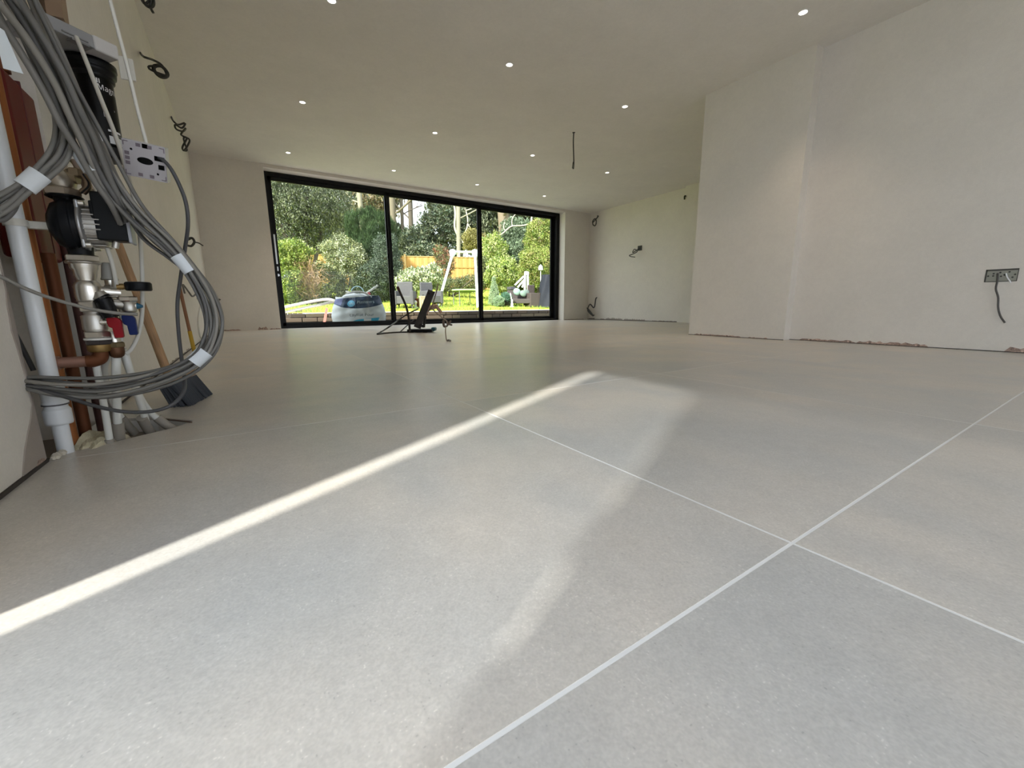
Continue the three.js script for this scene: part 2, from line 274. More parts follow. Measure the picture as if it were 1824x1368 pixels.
{
  const w = structure('window_3');
  part(w, 'frame', merge([rbox(XL - 0.26, XL - 0.2, 0, HEAD, OZ1 - 0.05, OZ1), rbox(XL - 0.26, XL - 0.2, 0, 0.03, OZ0, OZ1), rbox(XL - 0.26, XL - 0.2, HEAD - 0.02, HEAD, OZ0, OZ1)]), black);
  part(w, 'pane', box(XL - 0.231, XL - 0.229, 0.02, HEAD - 0.01, OZ0 + 0.002, OZ1 - 0.04), sideGlass);
  const s1 = structure('dust_sheet', box(XL - 0.091, XL - 0.09, 0.02, HEAD - 0.01, OZ0 + 0.105, 0.0445), sheetMat); s1.userData = { label: 'milky protective sheet hung over the door beside the camera, next to recess', category: 'dust sheet' };
  const s2 = structure('dust_sheet', box(XL - 0.091, XL - 0.09, 0.02, HEAD - 0.01, 0.05, OZ1 - 0.02), sheetMatDense); s2.userData = { label: 'wide milky protective sheet over the door beside the camera, rear half', category: 'dust sheet' };
  [[0.0, 0.66, 'long white tape strip low on the gap between the milky sheets'], [0.8, 0.95, 'short white tape strip at mid height between the milky sheets'], [1.84, HEAD - 0.01, 'white tape strip at the top between the milky sheets']].forEach(([y0, y1, l]) => { const q = structure('tape_strip', box(XL - 0.0925, XL - 0.0915, y0, y1, 0.0425, 0.0522), tape); q.userData = { label: l, category: 'tape', group: 'tape on the milky sheets' }; });
}

/* -------------------------------------------------------------- downlights */
const trimMat = M(0.75, 0.74, 0.72, 0.35), glowMat = new THREE.MeshStandardMaterial({ color: 0x000000, emissive: new THREE.Color().setRGB(1, 0.93, 0.82), emissiveIntensity: 3.2, roughness: 0.6 });
const LX = [0.843, 2.5, 4.165, 5.835], LZ = [-1.978, -3.9, -5.83, -7.72];
const ordinal = ['nearest', 'second', 'third', 'farthest'];
const lampNames = { '2,0': 'recessed ceiling downlight close to the right wall, nearest of all', '0,1': 'recessed downlight at the top edge, left end of the near row', '1,1': 'recessed downlight in the middle of the near row of three', '2,1': 'recessed downlight at right end of the near row by the pier', '0,2': 'recessed downlight at left end of the middle row of four', '1,2': 'recessed downlight second from left in the middle row', '2,2': 'recessed downlight third from left in the middle row', '3,2': 'recessed downlight at right end of the middle row', '0,3': 'recessed downlight at left end of the row by the window', '1,3': 'recessed downlight second from left in the row by the window', '2,3': 'recessed downlight third from left in the row by the window', '3,3': 'recessed downlight at right end of the row by the window' };
for (const [key, label] of Object.entries(lampNames)) {
  const [i, j] = key.split(',').map(Number), c = V(LX[i], CEIL, LZ[j]), t = thing('downlight', label, 'downlight', c, 'recessed ceiling downlights');
  part(t, 'trim_ring', lathe([[0.031, -0.0002], [0.031, -0.003], [0.036, -0.0045], [0.041, -0.003], [0.0425, -0.0002]], c, 36), trimMat);
  part(t, 'lamp_lens', new THREE.CylinderGeometry(0.031, 0.031, 0.002, 32).translate(c.x, c.y - 0.0012, c.z), glowMat);
  const s = new THREE.SpotLight(new THREE.Color().setRGB(1, 0.8, 0.6), 1.5, 0, rad(42), 0.75, 2); s.position.set(0, -0.012, 0); s.target.position.set(0, -1, 0); s.shadow.radius = 1.5; t.add(s, s.target);
}

/* ================================================================ services */
const Q = (list, z) => list.map((p) => onZ(p[0], p[1], p[2] ?? z));
/* white waste pipe, upright in front of the recess */
const WP = onY(118, 806, 0);
{
  const t = thing('waste_pipe', 'upright white plastic waste pipe with push-fit coupling at the recess', 'pipe', V(WP.x, -0.05, WP.z)), at = V(WP.x, 0, WP.z);
  part(t, 'pipe', lathe([[0, -0.05], [0.0165, -0.05], [0.0165, 0.09]], at), whitePlastic);
  part(t, 'upper_pipe', lathe([[0.0175, 0.13], [0.0175, 1.55], [0, 1.55]], at), whitePlastic);
  const coupling = part(t, 'coupling', lathe([[0.017, 0.078], [0.0255, 0.08], [0.027, 0.086], [0.027, 0.118], [0.0245, 0.122], [0.0225, 0.126], [0.0225, 0.134], [0.0255, 0.136], [0.0255, 0.139], [0.0235, 0.142], [0.0245, 0.165], [0.0215, 0.185], [0.018, 0.19]], at), whitePlastic);
  part(coupling, 'seal_ring', lathe([[0.0228, 0.131], [0.0262, 0.132], [0.0262, 0.134], [0.0228, 0.135]], at), M(0.12, 0.12, 0.13, 0.5));
  const cy = onZ(28, 397, WP.z).y;
  part(t, 'pipe_clip', merge([lathe([[0.0178, cy - 0.008], [0.0215, cy - 0.008], [0.0215, cy + 0.008], [0.0178, cy + 0.008]], at), rbox(at.x + 0.012, at.x + 0.056, cy - 0.009, cy + 0.009, at.z - 0.03, at.z - 0.012, 0.002)]), creamPlastic);
}
/* copper pipes standing in the recess */
function upright(name, label, x, z, r, mat, y0, y1) { const t = single(name, label, 'pipe', lathe([[0, y0], [r, y0], [r, y1], [0, y1]], V(x, 0, z), 20), mat, undefined, V(x, y0, z)); return t; }
{ const c = onZ(66, 500, -1.58); upright('copper_pipe', 'rusty orange copper pipe right behind the white waste pipe', c.x, -1.58, 0.0145, rustCopper, -0.05, 1.4); }
{ const c = onZ(104, 540, -1.69); upright('copper_pipe', 'dark brown copper pipe below the red vessel, left of the valves', c.x, -1.69, 0.0145, oldCopper, -0.05, 0.53); }
{ const c = onZ(137, 540, -1.8); upright('copper_pipe', 'blackened copper pipe half hidden behind the nickel valve stack', c.x, -1.8, 0.012, M(0.09, 0.035, 0.03, 0.6), -0.05, 0.62); }
{ const c = onZ(118, 560, -1.86); single('white_board', 'narrow white board standing behind the brown copper pipes', 'board', rbox(c.x - 0.022, c.x + 0.022, 0.12, 0.62, -1.9, -1.885, 0.002), M(0.6, 0.59, 0.56, 0.7)); }
/* red vessel */
{
  const t = thing('expansion_vessel', 'flat red metal vessel fixed in the wall recess behind the pump', 'vessel', V(-0.495, 0.52, -1.82)), red = M(0.13, 0.012, 0.01, 0.45, { specularIntensity: 0.5 });
  part(t, 'body', rbox(-0.535, -0.46, 0.52, 1.0, -1.925, -1.72, 0.012, 4), red);
  part(t, 'seam', merge([rbox(-0.537, -0.458, 0.515, 1.005, -1.826, -1.822, 0.002)]), M(0.09, 0.01, 0.01, 0.5));
  part(t, 'top_connector', merge([bar(V(-0.49, 1.0, -1.82), V(-0.49, 1.06, -1.82), 0.014), bar(V(-0.49, 1.02, -1.82), V(-0.49, 1.04, -1.82), 0.02, 0.02, 6)]), oldCopper);
}
/* heating manifold: valve stack, pump, gauges, levers */
const MZ = -1.55, AX = V(onZ(162, 540, MZ).x, 0, MZ), yAt = (px, py) => onZ(px, py, MZ).y;
{
  const t = thing('valve_stack', 'polished nickel valve stack on a brown copper elbow under the pump', 'valve', V(AX.x, 0.22, AX.z));
  const Y = { nutT: yAt(148, 455), nutB: yAt(150, 469), tapB: yAt(155, 500), ballB: yAt(160, 537), hexB: yAt(163, 558), bodyB: yAt(166, 588), hex2B: yAt(168, 602), ringB: yAt(169, 606), darkB: yAt(170, 614), brB: yAt(172, 627) };
  part(t, 'union_nut', merge([hex(0.035, Y.nutB + 0.004, Y.nutT, AX), lathe([[0.02, Y.nutB - 0.003], [0.034, Y.nutB - 0.002], [0.035, Y.nutB + 0.004], [0.02, Y.nutB + 0.006]], AX)]), nickel);
  part(t, 'tapered_neck', lathe([[0.0285, Y.nutB], [0.027, Y.nutB - 0.014], [0.0235, Y.nutB - 0.018], [0.0225, Y.tapB + 0.012], [0.0195, Y.tapB + 0.004], [0.0195, Y.tapB - 0.004]], AX), nickel);
  part(t, 'valve_body', lathe([[0.0195, Y.tapB], [0.025, Y.tapB - 0.006], [0.0285, Y.tapB - 0.016], [0.0285, Y.ballB + 0.012], [0.0265, Y.ballB + 0.004], [0.0275, Y.ballB], [0.0215, Y.ballB - 0.003]], AX), nickel);
  part(t, 'hexagon', hex(0.0275, Y.hexB + 0.004, Y.ballB, AX), nickel);
  part(t, 'lower_body', lathe([[0.0185, Y.hexB + 0.006], [0.0185, Y.hexB - 0.004], [0.0255, Y.hexB - 0.007], [0.0255, Y.bodyB + 0.002], [0.0235, Y.bodyB], [0.0235, Y.bodyB - 0.003]], AX), nickelRough);
  part(t, 'lower_hexagon', hex(0.0275, Y.hex2B + 0.001, Y.bodyB - 0.003, AX), nickel);
  part(t, 'white_washer', lathe([[0.015, Y.ringB], [0.0275, Y.ringB], [0.0285, (Y.ringB + Y.hex2B) / 2], [0.0275, Y.hex2B], [0.015, Y.hex2B]], AX), M(0.8, 0.79, 0.76, 0.4));
  part(t, 'backnut', hex(0.029, Y.darkB, Y.ringB, AX), M(0.1, 0.09, 0.09, 0.45, { metalness: 0.8 }));
  part(t, 'brass_tail', lathe([[0.0255, Y.darkB], [0.0245, Y.brB + 0.004], [0.02, Y.brB]], AX), brass);
  const ey = yAt(172, 640), end = onZ(97, 638, MZ);
  part(t, 'copper_elbow', tube([V(AX.x, Y.brB + 0.006, AX.z), V(AX.x, Y.brB - 0.006, AX.z), V(AX.x - 0.004, ey + 0.002, AX.z), V(AX.x - 0.018, ey - 0.004, AX.z), V(AX.x - 0.03, ey - 0.004, AX.z)], 0.0165, 20, 16), oldCopper);
  part(t, 'copper_tail', merge([bar(V(AX.x - 0.026, ey - 0.004, AX.z), V(end.x, ey - 0.004, AX.z), 0.0145, 0.0145, 18), bar(V(end.x + 0.008, ey - 0.004, AX.z), V(end.x, ey - 0.004, AX.z), 0.0175, 0.0175, 18)]), dullCopper);
  part(t, 'side_tee', merge([bar(V(AX.x, (Y.tapB + Y.ballB) / 2, AX.z), V(AX.x + 0.062, (Y.tapB + Y.ballB) / 2 - 0.004, AX.z - 0.01), 0.016, 0.014, 18), bar(V(AX.x + 0.03, (Y.tapB + Y.ballB) / 2 - 0.002, AX.z - 0.005), V(AX.x + 0.042, (Y.tapB + Y.ballB) / 2 - 0.003, AX.z - 0.007), 0.02, 0.02, 6)]), nickel);
  const k = onZ(190, 548, MZ + 0.012);
  part(t, 'black_collar', merge([bar(V(k.x - 0.004, k.y + 0.022, k.z), V(k.x + 0.006, k.y - 0.026, k.z), 0.019, 0.017, 14), bar(V(k.x - 0.008, k.y + 0.026, k.z), V(k.x - 0.004, k.y + 0.02, k.z), 0.021, 0.021, 14)]), black);
  part(t, 'collar_cap', bar(V(k.x - 0.01, k.y + 0.042, k.z), V(k.x - 0.006, k.y + 0.025, k.z), 0.012, 0.021, 14), nickelRough);
}
{
  const c = onZ(193, 484, -1.6), t = thing('air_vent', 'small grey plastic cone cap of the air vent beside the valves', 'air vent', V(c.x, c.y - 0.05, c.z));
  part(t, 'cap', lathe([[0, 0.024], [0.009, 0.024], [0.012, 0.021], [0.017, -0.016], [0.0185, -0.019], [0.0185, -0.023], [0, -0.023]], c, 20), M(0.33, 0.32, 0.29, 0.5));
  part(t, 'stem', lathe([[0.012, -0.023], [0.012, -0.05], [0, -0.05]], c, 14), nickel);
}
{
  const c = onZ(230, 545, MZ - 0.005), t = thing('drain_manifold', 'nickel drain fitting with blue tip right of the black collar', 'valve', V(c.x, c.y - 0.02, c.z));
  part(t, 'body', merge([lathe([[0, 0.014], [0.0165, 0.014], [0.0165, -0.012], [0.012, -0.018], [0, -0.018]], c, 18), bar(V(c.x - 0.034, c.y + 0.006, c.z), V(c.x, c.y + 0.002, c.z), 0.014, 0.014, 16)]), nickelRough);
  part(t, 'hexagon', hex(0.0215, 0.012, 0.026, c), nickel);
  const b = onZ(249, 545, MZ - 0.005);
  part(t, 'spigot', bar(V(c.x + 0.01, b.y, c.z), V(b.x - 0.006, b.y, c.z), 0.009, 0.009, 14), nickel);
  part(t, 'blue_tip', bar(V(b.x - 0.006, b.y, c.z), V(b.x + 0.007, b.y - 0.001, c.z), 0.0095, 0.003, 14), M(0.01, 0.09, 0.16, 0.4), 'dark blue plastic tip');
}
{
  const a = onZ(222, 511, MZ), b = onZ(271, 511, MZ), c = V((a.x + b.x) / 2, (a.y + b.y) / 2, MZ), r = (b.x - a.x) / 2, t = thing('pressure_gauge', 'black round pressure gauge seen edge-on above the blue lever', 'gauge', V(c.x, c.y - 0.012, c.z));
  part(t, 'case', lathe([[0, -0.011], [r - 0.003, -0.011], [r, -0.008], [r + 0.0005, 0.009], [r - 0.002, 0.012], [r - 0.004, 0.0125]], c, 36), blackSatin);
  part(t, 'dial_glass', lathe([[0, 0.0122], [r - 0.003, 0.0122], [r - 0.003, 0.0132], [0, 0.0135]], c, 36), M(0.3, 0.3, 0.3, 0.15));
  part(t, 'brass_stem', merge([bar(V(a.x - 0.016, c.y - 0.001, c.z), V(a.x + 0.002, c.y, c.z), 0.006, 0.007, 10), bar(V(a.x - 0.01, c.y, c.z), V(a.x - 0.002, c.y, c.z), 0.009, 0.009, 6)]), brass);
}
function lever(name, label, mat, x0, yTop, x1, yBot, z, stemTo) {
  const a = onZ(x0, yTop, z), b = onZ(x1, yBot, z), w = b.x - a.x, h = a.y - b.y, s = new THREE.Shape();
  s.moveTo(0, 0); s.lineTo(w * 0.62, 0); s.quadraticCurveTo(w * 0.95, -h * 0.02, w, -h * 0.22); s.lineTo(w, -h * 0.9); s.quadraticCurveTo(w, -h, w * 0.9, -h); s.lineTo(w * 0.46, -h); s.quadraticCurveTo(w * 0.38, -h, w * 0.38, -h * 0.9); s.lineTo(w * 0.34, -h * 0.5); s.lineTo(w * 0.08, -h * 0.42); s.quadraticCurveTo(-w * 0.06, -h * 0.3, 0, 0);
  const g = new THREE.ExtrudeGeometry(s, { depth: 0.012, bevelEnabled: true, bevelSize: 0.002, bevelThickness: 0.002, bevelSegments: 2, curveSegments: 8 }).translate(a.x, a.y, z - 0.006);
  const t = thing(name, label, 'valve lever', V((a.x + b.x) / 2, b.y, z)); part(t, 'grip', g, mat);
  part(t, 'spindle', merge([bar(V(a.x - 0.012, a.y - h * 0.2, z), V(a.x + 0.004, a.y - h * 0.2, z), 0.006, 0.006, 10), bar(V(a.x - 0.016, a.y - h * 0.2, z), V(a.x - 0.009, a.y - h * 0.2, z), 0.009, 0.009, 12)]), nickel);
  return t;
}
lever('valve_lever', 'red plastic valve lever beside the nickel stack', M(0.28, 0.006, 0.012, 0.4, { specularIntensity: 0.35 }), 192, 567, 220, 600, MZ + 0.014);
lever('valve_lever', 'dark blue plastic valve lever right of the red one', M(0.006, 0.018, 0.11, 0.4, { specularIntensity: 0.35 }), 219, 563, 245, 595, MZ - 0.002);
{
  const c = onZ(207, 622, MZ - 0.01), t = thing('copper_elbow', 'dark tarnished brass nut and elbow below the red lever', 'pipe fitting', V(c.x, c.y - 0.03, c.z));
  part(t, 'nut', hex(0.021, 0.005, 0.02, c), M(0.24, 0.19, 0.11, 0.5, { metalness: 0.9 }));
  part(t, 'bend', lathe([[0.0175, 0.006], [0.0175, -0.008], [0.015, -0.018], [0.008, -0.024], [0, -0.025]], c, 18), M(0.14, 0.065, 0.035, 0.5, { metalness: 0.7 }));
  part(t, 'upper_tail', lathe([[0.013, 0.02], [0.013, 0.05], [0, 0.05]], c, 14), nickel);
}
{
  const t = thing('circulation_pump', 'black circulation pump with finned grey motor and black control box', 'pump', V(AX.x, 0.5, AX.z)), y = yAt(132, 402), x = onZ(127, 402, MZ).x, ax = (list, at) => { const g = new THREE.LatheGeometry(list.map(([r, h]) => new THREE.Vector2(Math.max(r, 1e-5), h)), 30); g.rotateZ(-Math.PI / 2); return g.translate(at.x, at.y, at.z); };
  const o = V(x, y, MZ);
  part(t, 'volute', merge([ax([[0, -0.038], [0.03, -0.037], [0.052, -0.026], [0.062, -0.008], [0.063, 0.006], [0.058, 0.022], [0.056, 0.024]], o), ax([[0.066, -0.006], [0.0665, 0.0], [0.066, 0.006]], o), ax([[0.061, 0.008], [0.0635, 0.012], [0.0605, 0.016]], o)]), blackSatin);
  part(t, 'flange', merge([ax([[0.056, 0.022], [0.063, 0.023], [0.063, 0.031], [0.05, 0.033]], o), rbox(o.x + 0.022, o.x + 0.031, o.y - 0.058, o.y + 0.058, o.z - 0.05, o.z + 0.05, 0.004)]), M(0.42, 0.42, 0.43, 0.4, { metalness: 0.9 }));
  const fins = [ax([[0.05, 0.03], [0.048, 0.062], [0.044, 0.068], [0, 0.068]], o)];
  for (let i = 0; i < 9; i++) fins.push(rbox(o.x + 0.031, o.x + 0.064, o.y - 0.048 + i * 0.012 - 0.0015, o.y - 0.048 + i * 0.012 + 0.0015, o.z - 0.045, o.z + Math.sqrt(Math.max(0.0004, 0.053 ** 2 - (0.048 - i * 0.012) ** 2)), 0.001));
  part(t, 'motor_housing', merge(fins), M(0.46, 0.44, 0.41, 0.45, { metalness: 0.85 }));
  for (const [dy, dz] of [[0.05, 0.042], [-0.05, 0.042], [0.05, -0.042], [-0.05, -0.042]]) part(t, 'bolt', bar(V(o.x + 0.03, o.y + dy, o.z + dz), V(o.x + 0.04, o.y + dy, o.z + dz), 0.007, 0.0065, 12), nickel);
  const c0 = onZ(160, 337, MZ + 0.03), c1 = onZ(222, 434, MZ + 0.03), bx = V(c0.x, c1.y, MZ);
  const ctrl = part(t, 'control_box', merge([rbox(bx.x + 0.0, bx.x + 0.062, bx.y + 0.004, bx.y + 0.122, MZ + 0.0, MZ + 0.05, 0.004), rbox(bx.x + 0.014, bx.x + 0.045, bx.y + 0.118, bx.y + 0.127, MZ + 0.008, MZ + 0.04, 0.002), rbox(bx.x - 0.006, bx.x + 0.02, bx.y + 0.03, bx.y + 0.1, MZ - 0.03, MZ + 0.046, 0.004)]), M(0.009, 0.01, 0.011, 0.4, { specularIntensity: 0.3 }));
  part(ctrl, 'face_plate', rbox(bx.x + 0.061, bx.x + 0.069, bx.y, bx.y + 0.126, MZ - 0.004, MZ + 0.053, 0.003), M(0.42, 0.43, 0.47, 0.4), 'pale grey face plate');
  part(ctrl, 'cable_gland', merge([bar(V(bx.x + 0.03, bx.y + 0.004, MZ + 0.02), V(bx.x + 0.026, bx.y - 0.012, MZ + 0.02), 0.008, 0.007, 12)]), nickelRough);
  part(t, 'upper_union', merge([lathe([[0.02, yAt(112, 362)], [0.023, yAt(111, 352)]], V(AX.x - 0.01, 0, MZ)), lathe([[0.03, yAt(110, 354)], [0.036, yAt(110, 351)], [0.034, yAt(109, 349)]], V(AX.x - 0.01, 0, MZ))]), black);
  part(t, 'upper_nut', hex(0.037, yAt(109, 350), yAt(107, 336), V(AX.x - 0.012, 0, MZ)), M(0.5, 0.44, 0.38, 0.38, { metalness: 1 }));
  part(t, 'lower_throat', lathe([[0.026, yAt(140, 440)], [0.024, yAt(146, 456)]], V(AX.x, 0, MZ)), black);
}
{
  const c = V(AX.x - 0.012, yAt(107, 336), MZ), t = thing('isolation_valve', 'dull brass isolation valve with bent side pipe above the pump', 'valve', c.clone());
  part(t, 'body', lathe([[0.025, 0], [0.028, 0.006], [0.03, 0.02], [0.026, 0.034], [0.018, 0.042], [0.018, 0.07], [0, 0.07]], c, 24), M(0.5, 0.45, 0.38, 0.4, { metalness: 1 }));
  part(t, 'bonnet', merge([hex(0.018, 0, 0.02, V(c.x + 0.034, c.y + 0.03, c.z + 0.006)), bar(V(c.x, c.y + 0.03, c.z), V(c.x + 0.034, c.y + 0.03, c.z + 0.006), 0.016, 0.016, 14)]), M(0.34, 0.27, 0.19, 0.5, { metalness: 0.9 }));
  part(t, 'side_pipe', tube([V(c.x + 0.04, c.y + 0.04, c.z + 0.01), V(c.x + 0.05, c.y + 0.03, c.z + 0.014), V(c.x + 0.05, c.y + 0.008, c.z + 0.012), V(c.x + 0.038, c.y - 0.006, c.z + 0.008)], 0.008, 16, 10), M(0.3, 0.22, 0.16, 0.5, { metalness: 0.8 }));
  part(t, 'capillary', tube([V(c.x + 0.05, c.y + 0.035, c.z + 0.03), V(c.x + 0.058, c.y + 0.01, c.z + 0.034), V(c.x + 0.04, c.y - 0.012, c.z + 0.03)], 0.002, 14, 6), blackRubber);
}
/* two lagged stub pipes climbing behind the pump */
single('lagged_pipe', 'pinkish lagged pipe stub rising behind the pump control box', 'pipe', merge([bar(onZ(158, 338, -1.6), onZ(136, 285, -1.6), 0.011, 0.011, 14)]), M(0.42, 0.33, 0.27, 0.7));
single('braided_hose', 'grey braided hose stub beside the pink lagged pipe', 'hose', merge([tube(Q([[172, 345], [152, 312], [128, 282]], -1.63), 0.009, 12, 10)]), nickelRough);

/* white floor heating pipes entering the cut in the tiles */
const pexMat = M(0.74, 0.74, 0.7, 0.3), sleeve = M(0.3, 0.27, 0.23, 0.7);
function pex(label, pts, sl, r = 0.0095) {
  const t = thing('heating_pipe', label, 'pipe', onZ(...pts[pts.length - 1]), 'white underfloor heating pipes');
  part(t, 'pipe', tube(pts.map((p) => onZ(...p)), r, 28, 12), pexMat); if (sl) part(t, 'conduit_sleeve', tube(sl.map((p) => onZ(...p)), r * 1.45, 14, 12), sleeve);
}
pex('white heating pipe nearest the waste pipe, entering the yellow foam', [[168, 632, -1.56], [174, 665, -1.56], [184, 715, -1.57], [196, 788, -1.575]], [[194, 782, -1.575], [199, 806, -1.58]], 0.0085);
pex('straight white heating pipe with a grey sleeve in the floor cut', [[207, 634, -1.57], [207, 670, -1.57], [208, 720, -1.59], [210, 772, -1.61]], [[209, 752, -1.606], [212, 784, -1.62], [214, 800, -1.63]], 0.0105);
pex('white heating pipe curving right into the middle of the floor cut', [[222, 628, -1.6], [232, 662, -1.6], [244, 700, -1.62], [256, 736, -1.66], [263, 766, -1.7]], [[252, 744, -1.66], [266, 768, -1.7], [282, 786, -1.72]]);
pex('white heating pipe sweeping farthest right to the tip of floor cut', [[218, 622, -1.64], [229, 655, -1.65], [248, 705, -1.68], [268, 735, -1.71], [286, 750, -1.725]], [[280, 744, -1.722], [298, 758, -1.722], [318, 768, -1.715]]);
pex('white heating pipe partly hidden between two others, leaning left', [[196, 632, -1.62], [186, 655, -1.63], [192, 700, -1.65], [222, 752, -1.7], [240, 772, -1.72]], [[216, 744, -1.69], [240, 772, -1.72]], 0.008);
single('grey_conduit', 'thin grey vertical conduit between the white heating pipes', 'pipe', tube([onZ(184, 628, -1.72), onZ(190, 690, -1.73), onZ(204, 762, -1.75)], 0.007, 12, 10), M(0.36, 0.35, 0.31, 0.6));
/* expanding foam lump */
{
  const g = new THREE.IcosahedronGeometry(1, 4), p = g.attributes.position; const c = V(-0.405, -0.03, -1.62);
  for (let i = 0; i < p.count; i++) { const x = p.getX(i), y = p.getY(i), z = p.getZ(i), k = 1 + 0.16 * Math.sin(7 * x + 3 * z) * Math.sin(5 * y + 4 * z) + 0.1 * Math.sin(15 * x + 9 * y) * Math.sin(13 * z + 2); p.setXYZ(i, c.x + x * k * 0.05, c.y + y * k * 0.055, c.z + z * k * 0.1); }
  g.computeVertexNormals(); const t = thing('expanding_foam', 'lump of set cream expanding foam in the floor cut', 'foam', V(c.x, -0.05, c.z)); part(t, 'lump', g, M(0.58, 0.52, 0.36, 0.85, { bumpMap: wallBump, bumpScale: 0.01 }));
  const h = g.clone(); h.translate(t.position.x - c.x, 0, 0); part(t, 'crust', new THREE.IcosahedronGeometry(0.03, 2).translate(c.x + 0.045, c.y + 0.01, c.z - 0.02), M(0.5, 0.45, 0.33, 0.9));
}
single('copper_offcut', 'thin brown offcut lying at the right tip of the floor cut', 'offcut', tube([onY(288, 746, 0.006), onY(341, 752, 0.006)], 0.003, 4, 6), M(0.12, 0.08, 0.06, 0.7));
single('rubble_crumb', 'small cream rubble by the recess corner at the tile edge', 'rubble', merge([0, 1, 2, 3, 4, 5].map((i) => new THREE.DodecahedronGeometry(0.006 + 0.002 * (i % 3)).translate(-0.447 + 0.004 * (i % 2), 0.006, -1.462 - 0.009 * i))), M(0.6, 0.55, 0.46, 0.9));

/* black filter canister on the grey shelf box */
{
  const c = V(onZ(170, 170, -2).x, 0, -2.0), t = thing('filter_canister', 'black cylindrical magnetic filter canister with white lettering below grey box', 'filter', V(c.x, 0.78, c.z));
  const yb = onZ(207, 288, c.z).y, yt = 1.165;
  part(t, 'body', lathe([[0, yb + 0.035], [0.046, yb + 0.035], [0.048, yb + 0.045], [0.048, yt - 0.05], [0.046, yt - 0.045]], c, 40), M(0.005, 0.005, 0.006, 0.3, { specularIntensity: 0.4 }));
  part(t, 'lower_cap', lathe([[0, yb], [0.045, yb], [0.051, yb + 0.005], [0.051, yb + 0.034], [0.047, yb + 0.036]], c, 40), M(0.008, 0.008, 0.009, 0.42, { specularIntensity: 0.4 }));
  part(t, 'collar', lathe([[0.046, yt - 0.056], [0.054, yt - 0.053], [0.055, yt - 0.044], [0.052, yt - 0.041], [0.06, yt - 0.037], [0.062, yt - 0.026], [0.056, yt - 0.023], [0.064, yt - 0.018], [0.064, yt - 0.004], [0, yt - 0.004]], c, 40), M(0.006, 0.006, 0.007, 0.35, { specularIntensity: 0.4 }));
  const cv = document.createElement('canvas'); cv.width = 1024; cv.height = 1024; const x = cv.getContext('2d'); x.fillStyle = '#020203'; x.fillRect(0, 0, 1024, 1024); x.fillStyle = '#e4e4e6';
  x.save(); x.translate(395, 190); x.scale(1.45, 1); x.font = '120px sans-serif'; x.fillText('Magna', 0, 0); x.restore(); x.fillRect(400, 20, 30, 70); x.fillRect(448, 20, 22, 70);
  x.fillRect(438, 420, 9, 190); x.fillRect(456, 420, 13, 190); x.font = '40px sans-serif'; x.fillText('N', 700, 480);
  x.fillRect(470, 800, 330, 34); x.fillStyle = '#77777a'; x.fillRect(520, 850, 280, 12); x.fillRect(520, 872, 280, 12); x.fillStyle = '#c9cbce'; x.fillRect(470, 900, 330, 124);
  const tx = new THREE.CanvasTexture(cv); tx.colorSpace = THREE.SRGBColorSpace;
  const lab = new THREE.CylinderGeometry(0.0485, 0.0485, yt - 0.056 - (yb + 0.045), 40, 1, true, rad(-40), rad(150)); lab.translate(c.x, (yt - 0.056 + yb + 0.045) / 2, c.z); part(t, 'printed_sleeve', lab, new THREE.MeshPhysicalMaterial({ map: tx, roughness: 0.35, specularIntensity: 0.4 }), 'black sleeve with white print');
}
{
  const a = onY(68, 40, 1.165), b = onY(214, 107, 1.165), d = b.clone().sub(a), L = d.length(), ang = Math.atan2(-d.z, d.x), t = thing('boiler_tray', 'pale grey flat casing above the black filter canister', 'casing', a.clone().add(b).multiplyScalar(0.5));
  const put = (g) => g.rotateY(ang).translate(a.x, 1.165, a.z);
  const casing = part(t, 'casing', put(rbox(0, L * 0.66, 0, 0.036, -0.15, 0, 0.003)), M(0.3, 0.3, 0.31, 0.5));
  part(t, 'end_cover', put(rbox(L * 0.66, L, -0.002, 0.04, -0.15, 0.001, 0.006)), M(0.6, 0.58, 0.57, 0.45), 'paler end cover');
  part(casing, 'slot_lip', put(merge([rbox(L * 0.26, L * 0.58, 0.006, 0.01, 0, 0.004, 0.001), rbox(L * 0.36, L * 0.58, -0.006, 0.0, -0.02, 0.006, 0.001)])), M(0.2, 0.2, 0.2, 0.5));
  part(t, 'wall_arm', merge([beam(V(a.x + 0.03, 1.2, a.z - 0.06), V(a.x + 0.02, 1.5, a.z - 0.16), 0.035, 0.05)]), M(0.3, 0.2, 0.13, 0.7), 'brown supporting arm');
  part(t, 'bracket', merge([rbox(b.x - 0.006, b.x + 0.018, 1.11, 1.178, b.z - 0.004, b.z + 0.002, 0.002), rbox(b.x + 0.004, b.x + 0.03, 1.12, 1.185, b.z - 0.03, b.z - 0.02, 0.003)]), creamPlastic);
}

